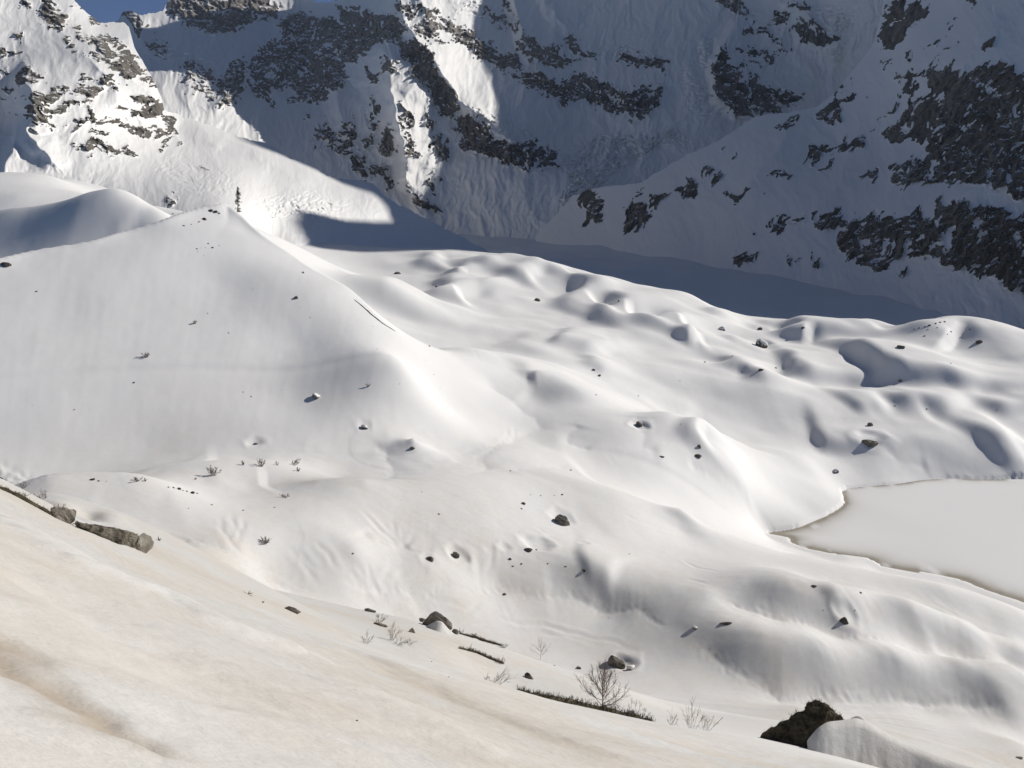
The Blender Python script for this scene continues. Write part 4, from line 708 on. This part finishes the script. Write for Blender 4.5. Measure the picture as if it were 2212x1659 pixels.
stone('MM', 122, 178, 1118, 'snow covered rock in a dip at the moraine foot', asp=(.8, .5), cap=0.3, m=M_BOULDER)
stone('MM', 440, 478, 1256, 'dark stone at the tip of the small snow cone', asp=(.8, .6))
stone('ML', 1952, 1978, 112, 'brown rock on the right skyline of the moraine', asp=(.8, .9), m=M_BOULDER)
stone('ML', 0, 66, 64, 'dark rock at the left end of the moraine crest', asp=(.7, .4))
stones('TL', 'in the loose cluster below the moraine top', 'stones below the moraine top', (1350, 1582, 22), (1377, 1608, 24), (1275, 1618, 20), (1420, 1594, 12), (1330, 1610, 9), (1302, 1608, 9), (1281, 1632, 10), (1322, 1656, 9))
stones('TL', 'along the dark crest of the moraine top', 'stones on the moraine crest', (1365, 1372, 30), (1395, 1380, 34), (1420, 1386, 26), (1325, 1424, 34), (1290, 1440, 22), (1190, 1466, 26), (1120, 1388, 24), (1240, 1455, 14))
stones('ML', 'in the dark row of stones beside the dune', 'row of dark stones', (1090, 1500, 24), (1125, 1504, 26), (1160, 1514, 30), (1185, 1522, 20), (1210, 1528, 22), (1245, 1540, 34), (1278, 1540, 24))
stones('ML', 'on the rim of the grey snow dome', 'stones on the snow dome', (597, 1456, 34), (640, 1460, 24), (690, 1462, 10))
stones('ML', 'scattered on the moraine face', 'stones scattered on the moraine face', (1482, 500, 16), (1345, 376, 16), (236, 236, 20), (868, 824, 24), (212, 970, 8), (480, 998, 16), (1825, 874, 9), (1575, 884, 14), (1628, 914, 18), (1640, 218, 8), (2010, 402, 14), (1945, 335, 8))
stones('ML', 'on the cream rim beyond the bowl', 'stones on the rim of the bowl', (1222, 1636, 14), (1575, 1650, 22), (1778, 1632, 16), (1372, 1614, 20), (1815, 1582, 6))
stones('MM', 'on the right flank of the moraine', 'stones on the moraine flank', (234, 606, 14), (377, 835, 10), (570, 586, 22), (205, 460, 9), (308, 412, 8), (600, 770, 12), (545, 678, 10), (640, 856, 10), (690, 975, 12))
stones('MM', 'along the cream crest in the middle', 'stones along the cream crest', (1227, 1549, 12), (1292, 1556, 18), (1380, 1555, 12), (1430, 1552, 28), (522, 1530, 12))
stones('MM', 'on the wavy bank above the cream crest', 'stones on the wavy bank', (1095, 1396, 22), (1486, 1390, 26))
stones('MM', 'just below the cream crest', 'stones below the cream crest', (1180, 1610, 32), (1168, 1640, 24))
stones('MM', 'in the hollows of the nearer hummocks', 'stones among the near hummocks', (1672, 780, 30), (1636, 742, 30), (1650, 902, 18), (1925, 908, 16), (2192, 812, 14), (2200, 1092, 12))
stones('BM', 'on the cream ridge under the ringed hollow', 'stones on the cream ridge', (75, 275, 24), (1092, 308, 30), (1166, 340, 28), (1112, 356, 24), (1338, 336, 20), (1454, 357, 24), (1574, 386, 30), (1866, 275, 14))
stones('BM', 'in the bowl', 'stones in the bowl', (1055, 538, 30), (452, 494, 8), (632, 16, 24), (1730, 690, 8))
stones('BM', 'on the near cream slope', 'stones on the near slope', (585, 970, 14), (910, 1018, 6), (1380, 997, 16), (304, 742, 12), (100, 1355, 22), (695, 1070, 18))
stones('MR', 'on the stony hummock crest at right', 'stones on the stony hummock crest', (1500, 478, 20), (1535, 470, 24), (1570, 462, 20), (1600, 452, 26), (1640, 440, 24), (1668, 432, 26), (1698, 430, 22), (1590, 478, 16), (1650, 466, 16), (1568, 520, 20), (1738, 494, 24), (1715, 510, 16), (1862, 480, 20))
stones('MR', 'along the shaded hollows in front', 'stones by the shaded hollows', (143, 690, 24), (322, 650, 18), (510, 742, 38), (605, 728, 24), (1412, 816, 34), (1376, 975, 16), (1582, 995, 16), (1738, 698, 16), (2040, 1002, 12))
stones('BR', 'on the right hand snow banks', 'stones on the right snow banks', (1117, 642, 12), (912, 638, 12), (2100, 520, 12))
print('stones', nst[0])

# ------------------------------------------------------------------ plants, turf, the big boulders
def on(px, Y, row=690):
    """a point on the snow on a bearing, at a forward distance"""
    x, y, _ = ray(px, row); X = x / y * Y
    return float(X), float(Y), float(ground_z(X, Y))
EDGE = [(0, 36), (68, 38), (143, 40), (237, 46), (341, 50), (434, 54), (516, 57), (651, 62), (760, 63), (868, 62), (1030, 60)]
def edgeY(px): return float(np.interp(px, [e[0] for e in EDGE], [e[1] for e in EDGE]))
def pxm(p): return math.sqrt(p[0] ** 2 + p[1] ** 2 + (CAMZ - p[2]) ** 2) / FPX          # metres in one survey pixel there
def tube(pts, r0, r1, n=4):
    pts = [np.array(p, float) for p in pts]; V = []; F = []; m = len(pts)
    for i, p in enumerate(pts):
        d = pts[min(i + 1, m - 1)] - pts[max(i - 1, 0)]; d = d / (np.linalg.norm(d) + 1e-9)
        a = np.cross(d, (0.3, 0.9, 0.2)); a /= np.linalg.norm(a) + 1e-9; b = np.cross(d, a); r = r0 + (r1 - r0) * i / (m - 1)
        for k in range(n):
            t = 2 * math.pi * k / n; V.append(p + r * (math.cos(t) * a + math.sin(t) * b))
    for i in range(m - 1):
        for k in range(n): F.append((i * n + k, i * n + (k + 1) % n, (i + 1) * n + (k + 1) % n, (i + 1) * n + k))
    return V, F
class Bag:
    def __init__(self): self.V = []; self.F = []
    def add(self, V, F):
        o = len(self.V); self.V += list(V); self.F += [tuple(i + o for i in f) for f in F]
    def build(self, name, m, parent=None, smooth_=False): return raw_obj(name, self.V, self.F, m, parent, smooth_)
def limb(p, d, L, n, wob, r_, up=0.12):
    """a wandering limb as a list of points"""
    q = [np.array(p, float)]; d = np.array(d, float)
    for i in range(n):
        d = d + r_.normal(size=3) * wob + np.array([0, 0, up]); d /= np.linalg.norm(d); q.append(q[-1] + d * L / n)
    return q, d
def bare_tree(p, H, spread, label, group=None, seed=0, nb=9, rad=0.03, name='bare_tree'):
    r_ = np.random.default_rng(seed); o = empty(name, p); tag(o, label, 'tree', group)
    tr, d = limb((0, 0, -0.1), (0.03, 0, 1), H * 0.62, 7, 0.05, r_, 0.1); b = Bag(); b.add(*tube(tr, rad, rad * 0.45, 5)); b.build('trunk', M_BARK, o, True)
    tw = Bag()
    for i in range(nb):
        k = 1 + int((len(tr) - 2) * (i + 0.5) / nb); st = tr[k] + (tr[min(k + 1, len(tr) - 1)] - tr[k]) * r_.random(); a = i * 2.4 + r_.random() * 0.6
        el = 0.55 + 0.9 * i / nb; dr = (math.cos(a) * math.cos(el) * spread, math.sin(a) * math.cos(el) * spread, math.sin(el))
        L = H * (0.62 - 0.22 * i / nb); br, _ = limb(st, dr, L, 6, 0.10, r_, 0.10)
        b = Bag(); b.add(*tube(br, rad * 0.55, rad * 0.2, 4)); b.build('branch', M_BARK, o, True)
        for j in range(10):
            k2 = r_.integers(1, len(br) - 1); dd = br[k2 + 1] - br[k2]; dd = dd / np.linalg.norm(dd) + r_.normal(size=3) * 0.45
            t1, _ = limb(br[k2], dd, L * r_.uniform(0.3, 0.5), 4, 0.14, r_, 0.14); tw.add(*tube(t1, rad * 0.24, rad * 0.12, 3))
            for _ in range(3):
                k3 = r_.integers(1, 4); t2, _ = limb(t1[k3], dd + r_.normal(size=3) * 0.6, L * 0.2, 3, 0.15, r_, 0.14); tw.add(*tube(t2, rad * 0.16, rad * 0.10, 3))
    tw.build('twigs', M_BARK, o)['kind'] = 'stuff'
    return o
def shrub(t, x, y, h, w, label, lean=0.0, n=6, group=None, seed=None, Y=None, parts=True, rp=0.30, m=None, droop=0.0, name='bare_shrub'):
    """stems from one foot; h and w are the surveyed height and spread"""
    px, py = K(t, x, y); p = on(px, Y, py) if Y else hit(px, py); u = pxm(p); H = h * TS * u; W = w * TS * u; rad = max(0.006, rp * u * 0.5)
    r_ = np.random.default_rng(int(x * 7 + y) if seed is None else seed); o = empty(name, (p[0], p[1], p[2] - 0.05)) if parts else None; al = Bag()
    for i in range(n):
        f = (i + 0.5) / n * 2 - 1; st = (f * W * 0.16, r_.uniform(-.1, .1) * W, 0); d = (f * W / 2 + lean * H + r_.normal() * W * 0.06, r_.normal() * 0.25 * W, H * (1 - 0.35 * abs(f)) * r_.uniform(.75, 1.1)); L = np.linalg.norm(d)
        q, dd = limb(st, np.array(d) / L, L, 6, 0.07, r_, 0.03 - droop); b = Bag() if parts else al; b.add(*tube(q, rad, rad * 0.5, 3))
        for _ in range(4):
            k = r_.integers(1, 5); e = (q[k + 1] - q[k]); e = e / np.linalg.norm(e) + r_.normal(size=3) * 0.45; s2, _ = limb(q[k], e, L * r_.uniform(.25, .45), 4, 0.12, r_, 0.05 - droop); b.add(*tube(s2, rad * 0.65, rad * 0.4, 3))
            for _ in range(2):
                s3, _ = limb(s2[r_.integers(1, 4)], e + r_.normal(size=3) * 0.5, L * .18, 3, .12, r_, 0.05); b.add(*tube(s3, rad * 0.5, rad * 0.35, 3))
        if parts: b.build('stem', m or M_BARK, o)
    if not parts: o = al.build(name, m or M_BARK); o.location = (p[0], p[1], p[2] - 0.05)
    return tag(o, label, 'shrub', group)
def tufts(bag, pts, n, hmin, hmax, r_, wid):
    """thin blades standing on points"""
    for _ in range(n):
        p = pts[r_.integers(len(pts))]; p = np.array(p) + r_.normal(size=3) * np.array([wid, wid, wid * 0.25]); h = r_.uniform(hmin, hmax); a = r_.uniform(0, 6.28); s_ = h * 0.07 + 0.006
        tip = p + np.array([r_.normal() * 0.35 * h, r_.normal() * 0.35 * h, h]); side = np.array([math.cos(a) * s_, math.sin(a) * s_, 0])
        bag.add([p - side, p + side, tip], [(0, 1, 2)])
def turf_strip(name, pts, thick, label, cat, n=500, edge=False, m=M_TURF, mh=M_HEATH, hs=(0.5, 1.3), seed=1):
    """bare turf showing between two snow edges: a lumpy low bank with heather on it"""
    r_ = np.random.default_rng(seed); q = []
    for i in range(len(pts) - 1):
        for k in range(8): q.append([pts[i][j] + (pts[i + 1][j] - pts[i][j]) * k / 8 for j in range(2)])
    q.append(list(pts[-1])); W = []
    for px, py in q: W.append(on(px, edgeY(px) + (0.9 if px > 300 else -0.5), py) if edge else hit(px, py))
    W = np.array(W); c = W[len(W) // 2]; u = pxm(c); T = thick * u; b = Bag(); nr = 9; V = []
    for i, p in enumerate(W):
        f = i / (len(W) - 1); k = T * (0.25 + 0.75 * math.sin(math.pi * min(1, 0.08 + 0.88 * f)) ** 0.6) * (1 + 0.35 * float(noise2(i * 0.45, 1.3, seed)))
        for j in range(nr):
            a = math.pi * 2 * j / nr; V.append((p[0] + 0.1 * k * math.cos(a), p[1] + k * 1.1 * math.cos(a), p[2] + k * 0.75 * math.sin(a) * (1 + 0.25 * float(noise2(i * 0.9, j * 0.9, seed + 1))) + 0.1 * k))
    V = np.array(V); F = [(i * nr + j, i * nr + (j + 1) % nr, (i + 1) * nr + (j + 1) % nr, (i + 1) * nr + j) for i in range(len(W) - 1) for j in range(nr)]
    F += [tuple(range(nr))[::-1], tuple(range((len(W) - 1) * nr, len(W) * nr))]
    o = empty(name, tuple(c)); raw_obj('turf', V - c, F, m, o, True)
    hb = Bag(); tops = [v - c for i, v in enumerate(V) if 1 <= i % nr <= 4]; tufts(hb, tops, n, T * hs[0], T * hs[1], r_, T * 0.25); hb.build('heather', mh, o)['kind'] = 'stuff'
    return tag(o, label, cat)
def snow_ridge(name, label, crest, wn, wf, hn, hf, seed=0, parent=None):
    """a heap of drifted snow: crest points (pixel, row, distance), widths and drops on the near and the far side"""
    C = []
    for i in range(len(crest) - 1):
        for k in range(8): C.append([crest[i][j] + (crest[i + 1][j] - crest[i][j]) * k / 8 for j in range(3)])
    C.append(crest[-1]); P = np.array([atY(*q) for q in C], float); n = 25; V = []
    k7 = np.hanning(11)[1:-1]; k7 /= k7.sum(); P = np.stack([np.convolve(np.pad(P[:, k], 4, mode='edge'), k7, 'valid') for k in range(3)], 1); kz = np.hanning(27)[1:-1]; kz /= kz.sum(); Ps = np.stack([np.convolve(np.pad(P[:, k], 12, mode='edge'), kz, 'valid') for k in range(3)], 1)
    for i, p in enumerate(P):
        d = P[-1] - P[0]; nx, ny = d[1], -d[0]; L = math.hypot(nx, ny); nx, ny = nx / L, ny / L
        if ny > 0: nx, ny = -nx, -ny
        for j in range(n):
            f = j / (n - 1) * 2 - 1; w, h = (wn, hn) if f > 0 else (wf, hf); a = abs(f); s_ = min(1.0, 3.5 * a); p = P[i] * (1 - s_) + Ps[i] * s_
            z = p[2] - h * (1.25 * a ** 1.25 - 0.25 * a ** 3) + 0.16 * min(w, 4) / 4 * float(fbm((p[0] + nx * w * f) * 0.9, (p[1] + ny * w * f) * 0.9, 4, seed, 0.6)) * min(1, a * 3)
            V.append((p[0] + nx * w * f * (1 if f > 0 else 1), p[1] + ny * w * f, z))
    V = np.array(V); c = P[0].copy(); F = grid_faces(len(P), n)
    fn_ = np.cross(V[F[:, 1]] - V[F[:, 0]], V[F[:, 3]] - V[F[:, 0]])[:, 2].mean()
    o = mesh_obj(name, V - c, F if fn_ > 0 else F[:, ::-1], M_SNOW, parent, True, attrs={'dust': np.full(len(V), 0.8), 'coarse': np.full(len(V), 0.4)}); o.location = c
    return tag(o, label, 'snow drift') if label else o

# the long boulder on the brink at left: dark body and a paler rounded end
p0 = np.array(hit(70, 526)) + np.array([0, 0, 0.12]); p1 = np.array(hit(146, 553)) + np.array([0, 0, 0.16]); mid_ = (p0 + p1) / 2; ax_ = p1 - p0; Lb = float(np.linalg.norm(ax_))
o = empty('long_boulder', tuple(mid_ + np.array([0, 0.1, -0.05])))
o.rotation_euler = (0, math.atan2(-ax_[2], math.hypot(ax_[0], ax_[1])), math.atan2(ax_[1], ax_[0]))
V, F = rock_shape(41, 5, 12, 0.09); V = V * np.array([Lb * 0.50, 0.55, 0.50]); tp_ = 0.45 + 0.55 * smooth(-Lb / 2, Lb * 0.05, V[:, 0]); V[:, 1] *= tp_; V[:, 2] *= tp_
V += 0.05 * np.stack([fbm(V[:, 0] * 3 + k * 9, V[:, 2] * 4 + V[:, 1] * 3, 4, 44 + k) for k in range(3)], 1)
raw_obj('rock', V + np.array([-0.12, 0, 0]), F, rock_material('long_boulder_rock', (0.035, 0.028, 0.02), (0.22, 0.195, 0.155), 2.6, 0.10), o)
V, F = rock_shape(45, 4, 10, 0.07); raw_obj('pale_end', V * np.array([0.55, 0.56, 0.58]) + np.array([Lb * 0.36, -0.06, 0.0]), F, M_PALE, o)['label'] = 'pale rounded end of the boulder'
tag(o, 'long dark boulder with a pale rounded end on the brink at left', 'boulder')
# the broken boulder group on the slope
t1 = hit(*K('BM', 610, 760)); u = pxm(t1)
o = empty('draped_boulder', (t1[0], t1[1] + 1.4, t1[2])); V, F = rock_shape(61, 5, 11, 0.06)
V = V * np.array([15.5 * u, 9.0 * u, 9.5 * u]); V[:, 2] += 2.6 * u - 0.30 * np.abs(V[:, 0] + 2.5 * u); V[:, 0] += 0.10 * V[:, 2]
raw_obj('rock', V, F, M_BOULDER, o); tag(o, 'large split grey brown boulder draped with a snow heap on the slope', 'boulder')
a_, b_ = K('BM', 525, 748); snow_ridge('snow_heap', 'smooth snow heap lying against the large split boulder', [(a_, b_ + 1, t1[1] - 0.5), (a_ + 7, b_ - 3.0, t1[1] - 0.6), (a_ + 14, b_ - 6.8, t1[1] - 0.7), (a_ + 20, b_ - 6.0, t1[1] - 0.7), (a_ + 25, b_ + 0.5, t1[1] - 0.6), (a_ + 33, b_ + 7.5, t1[1] - 0.6)], 1.5, 1.2, 1.0, 1.0, 81)
# the mossy boulder and its drift at the bottom right
p = on(803, 73.0); top = atY(805, 705.5, 73.0)
o = empty('mossy_boulder', (top[0], 73.0, top[2] - 4.2)); V, F = rock_shape(71, 5, 5, 0.05); V[:, 2] = np.where(V[:, 2] > 0, np.sign(V[:, 2]) * np.abs(V[:, 2]) ** 0.85, V[:, 2])
V[:, 0] += 0.12; V = V * np.array([5.5, 3.0, 4.4]); V += np.stack([0.22 * fbm(V[:, 0] * 0.9 + k * 7, V[:, 2] * 0.9 + V[:, 1] * 0.7, 5, 74 + k, 0.6) for k in range(3)], 1); raw_obj('rock', V, F, M_TURF, o)
r_ = np.random.default_rng(5); gb = Bag(); topv = V[V[:, 2] > 1.2]; tufts(gb, topv, 1500, 0.08, 0.22, r_, 0.08); gb.build('heather', M_HEATH, o)['kind'] = 'stuff'
gb = Bag(); tufts(gb, V[V[:, 2] > 2.9], 160, 0.15, 0.5, r_, 0.08); tufts(gb, V[(V[:, 1] < -0.5) & (V[:, 2] > -1)], 400, 0.08, 0.2, r_, 0.05); gb.build('dry_grass', M_DRYGRASS, o)['kind'] = 'stuff'
tag(o, 'great dark boulder grown over with moss and heather at bottom right', 'boulder')
a_, b_ = K('BR', 850, 1400)
snow_ridge('snow_drift', 'ridge of grey snow running down right from the mossy boulder', [(806, 742, 69.5), (817, 728, 70.0), (828, 721.5, 70.4), (842, 720.3, 70.8), (856, 717.5, 71.2), (868, 722.0, 71.0), (886, 732.5, 70.5), (908, 744, 70), (934, 755, 69), (966, 766, 68), (1010, 778, 66), (1060, 795, 64)], 9.0, 6.0, 8.0, 6.5, 91)
snow_ridge('snow_block', 'small clean snow block behind the top of the mossy boulder', [(846, 722, 73.2), (851, 718.0, 73.4), (857, 715.5, 73.5), (862, 716.2, 73.5), (867, 722, 73.4)], 1.2, 1.0, 1.4, 1.4, 93)
# turf strips
turf_strip('turf_strip', [K('BM', *q) for q in [(1150, 1170), (1400, 1215), (1650, 1275), (1850, 1325), (2010, 1357)]], 5.2, 'long dark heather strip along the snow edge under the bare tree', 'turf', 1300, True, seed=3, hs=(0.3, 0.8))
turf_strip('turf_strip', [K('BM', *q) for q in [(765, 885), (880, 915), (970, 955), (1050, 985)]], 2.0, 'short heather strip below the other one, right of the draped boulder', 'turf', 500, seed=4)
turf_strip('turf_strip', [K('BM', *q) for q in [(765, 792), (860, 812), (960, 845), (1040, 868)]], 1.6, 'thin heather strip running right from the upright brown rock', 'turf', 350, seed=5)
turf_strip('earth_strip', [(-4, 487), (14, 495), (40, 509), (58, 519)], 3.2, 'dark strip of bare earth on the brink left of the long boulder', 'earth', 260, False, m=M_TURF, hs=(0.2, 0.6), seed=6)
turf_strip('earth_strip', [K('ML', *q) for q in [(-10, 1436), (15, 1445), (52, 1456)]], 1.0, 'short strip of bare earth at the left edge above the other one', 'earth', 60, m=M_TURF, hs=(0.2, 0.5), seed=7)
turf_strip('bare_edge', [K('MM', *q) for q in [(85, 285), (140, 330), (200, 385), (270, 440), (350, 490)]], 0.9, 'thin dark line of bare ground down the right edge of the moraine', 'earth', 150, m=M_STONE, hs=(0.2, 0.6), seed=8)
q_ = hit(62, 520); e_ = raw_obj('stone', *rock_shape(77, 4), M_BOULDER); e_.scale = (0.55, 0.45, 0.48); e_.location = (q_[0], q_[1], q_[2] + 0.12); tag(e_, 'rounded brown stone ending the earth strip beside the long boulder', 'stone')
# trees and shrubs
px_, py_ = K('BM', 1695, 1262); q_ = on(px_, edgeY(px_) + 1.2); bare_tree((q_[0], q_[1], q_[2]), 47.5 * pxm(q_), 1.7, 'tallest bare tree, rising from the long heather strip', seed=11, nb=18, rad=0.05)
px_, py_ = K('BM', 1290, 958); q_ = hit(px_, py_); bare_tree(q_, 20.5 * pxm(q_), 1.6, 'small round crowned bare tree left of the deep melt hollow', seed=12, nb=9, rad=0.035)
shrub('BM', 1772, 1295, 150, 60, 'thin sapling just right of the tallest bare tree', n=3, Y=63.2)
shrub('BM', 1880, 1320, 140, 130, 'twiggy bush at the right part of the long heather strip', n=7, Y=63.5)
shrub('BM', 1965, 1350, 85, 80, 'low twigs at the right tip of the long heather strip', n=5, Y=63.4)
shrub('BM', 2140, 1385, 120, 70, 'leftmost clump of upright stems right of the heather strip', n=5, Y=64.5)
shrub('BR', 60, 1412, 190, 120, 'tallest clump of upright stems between strip and mossy boulder', n=7, Y=64.5)
shrub('BR', 155, 1420, 140, 110, 'rightmost clump of upright stems left of the mossy boulder', n=6, Y=64.5)
shrub('BM', 985, 1160, 95, 150, 'wide leaning shrub left of the long heather strip', lean=0.7, n=10, Y=58.5)
shrub('BM', 930, 1145, 60, 30, 'few thin stems just left of the wide leaning shrub', lean=0.3, n=3, Y=58)
shrub('BM', 325, 830, 130, 60, 'tall wispy shrub left of the blocky dark rock', lean=0.2, n=7)
shrub('BM', 370, 860, 60, 110, 'drooping twigs at the foot of the tall wispy shrub', lean=0.6, n=7)
shrub('BM', 440, 850, 35, 60, 'bent twigs below the blocky dark rock', lean=0.7, n=4)
shrub('BM', 160, 850, 75, 75, 'spreading shrub lowest on the left of the boulder group', lean=0.2, n=7)
shrub('BM', 245, 715, 65, 80, 'leaning shrub above the low brown slab', lean=0.25, n=8)
shrub('BM', 855, 812, 32, 45, 'little bush on the thin heather strip', n=8)
shrub('BM', 1055, 880, 32, 45, 'little bush at the right end of the thin heather strip', n=7)
shrub('BM', 835, 900, 34, 55, 'left bush on the short heather strip', n=8)
shrub('BM', 925, 935, 26, 40, 'middle bush on the short heather strip', n=7)
shrub('BM', 1030, 980, 56, 60, 'right and largest bush on the short heather strip', n=10)
shrub('BL', 1600, 531, 16, 70, 'tuft of dry grass beside the small round stone', n=12, name='grass_tuft', m=M_DRYGRASS)
shrub('BL', 455, 78, 28, 50, 'dry stems leaning at the left tip of the long boulder', lean=1.0, n=4)
shrub('ML', 370, 1655, 60, 80, 'shrub beside the end stone of the earth strip', n=9, lean=0.2)
shrub('ML', 280, 1572, 66, 70, 'right one of three shrubs above the earth strip', n=9)
shrub('ML', 158, 1552, 32, 55, 'lower left one of three shrubs above the earth strip', n=8)
shrub('ML', 152, 1505, 40, 55, 'upper left one of three shrubs above the earth strip', n=8)
far = dict(parts=False, rp=0.55)
shrub('ML', 1382, 1424, 66, 78, 'largest bush on the grey dune at the moraine foot', n=9, **far)
shrub('ML', 1694, 1364, 58, 46, 'upright bush with a long shadow on the dune crest', n=7, **far)
shrub('ML', 1576, 1354, 34, 26, 'small twig left of the upright bush on the dune crest', n=4, **far)
shrub('ML', 1796, 1356, 28, 20, 'small twig right of the upright bush on the dune crest', n=3, **far)
shrub('ML', 1898, 1352, 40, 60, 'leaning bush at the right end of the dune crest', lean=0.9, n=5, **far)
shrub('ML', 1934, 1396, 28, 26, 'small bush below the right end of the dune crest', n=5, **far)
shrub('ML', 890, 1460, 30, 48, 'low bush on the rim of the grey snow dome', n=7, **far)
shrub('ML', 940, 1460, 20, 14, 'tiny bush right of the low bush on the snow dome', n=4, **far)
shrub('ML', 1268, 1448, 18, 18, 'tiny twig below the largest bush on the dune', n=3, **far)
shrub('ML', 1848, 1562, 28, 60, 'faint low bush beyond the fan shaped bowl', n=6, **far)
shrub('BL', 1722, 202, 50, 62, 'reddish bush on the small snow spur in the bowl', n=10, **far)
shrub('BL', 1032, 186, 34, 20, 'faint twig on the cream slope right of the long boulder', n=4, **far)
shrub('ML', 948, 656, 32, 44, 'bush with a long flat shadow high on the moraine face', n=7, **far)
shrub('ML', 1264, 438, 24, 24, 'small bush upper right of the other one on the moraine face', n=5, **far)
shrub('MM', 172, 850, 28, 26, 'thin twig on the shaded gully of the moraine flank', n=4, **far)
# conifer behind the moraine top
q_ = on(238, 500.0, 212); zt = CAMZ + 0.0; u = pxm(q_); zb = atY(238, 228, 500)[2]; o = empty('conifer', (q_[0], 500.0, zb)); Hc = 38.5 * u; r_ = np.random.default_rng(21)
b = Bag(); tk = [(-.06 * Hc, 0, 0), (-.03 * Hc, 0, .2 * Hc), (0.0, 0, .45 * Hc), (.02 * Hc, 0, .75 * Hc), (.03 * Hc, 0, Hc)]; b.add(*tube(tk, .018 * Hc, .004 * Hc, 6)); b.build('trunk', M_BARK, o, True)
cb = Bag()
for i in range(120):
    f = r_.uniform(0.02, 0.99); x0 = float(np.interp(f, [0, .2, .45, .75, 1], [-.06, -.03, 0, .02, .03])) * Hc; wd_ = Hc * (0.10 if f < .72 else 0.10 * (1.08 - f) / .36 * 1.0) * r_.uniform(.3, 1.0)
    if noise2(f * 9.0, 0.5 + (i % 2) * 3, 31) < -0.22: continue
    a = r_.uniform(0, 6.28); tip = np.array([x0 + wd_ * math.cos(a), wd_ * math.sin(a), f * Hc - 0.035 * Hc]); st = np.array([x0, 0, f * Hc])
    for j in range(8):
        c = st + (tip - st) * r_.uniform(.25, 1.05) + r_.normal(size=3) * 0.010 * Hc; s_ = Hc * 0.016
        n1 = r_.normal(size=3); n1[2] -= 0.6; n1 /= np.linalg.norm(n1); n2 = np.cross(n1, r_.normal(size=3)); n2 /= np.linalg.norm(n2)
        cb.add([c - n2 * s_ * .5, c + n2 * s_ * .5, c + n1 * s_ * 2.2], [(0, 1, 2)])
cb.build('crown', M_NEEDLE, o)
tag(o, 'slim ragged dark conifer behind the right of the moraine top', 'tree')

if HAZE:
    hm_ = bpy.data.materials.new('mountain_air'); hm_.use_nodes = True; nt = hm_.node_tree; nt.nodes.clear(); ou = nt.nodes.new('ShaderNodeOutputMaterial'); pv = nt.nodes.new('ShaderNodeVolumePrincipled')
    pv.inputs['Color'].default_value = (0.72, 0.82, 1.0, 1); pv.inputs['Density'].default_value = HAZE; pv.inputs['Anisotropy'].default_value = 0.2; nt.links.new(pv.outputs[0], ou.inputs['Volume'])
    x0, x1, y0, y1, z0, z1 = -6000, 6000, -300, 5150, -900, 2300
    V = [(x, y, z) for x in (x0, x1) for y in (y0, y1) for z in (z0, z1)]; F = [(0, 1, 3, 2), (4, 6, 7, 5), (0, 4, 5, 1), (2, 3, 7, 6), (0, 2, 6, 4), (1, 5, 7, 3)]
    raw_obj('haze', V, F, hm_)['kind'] = 'stuff'
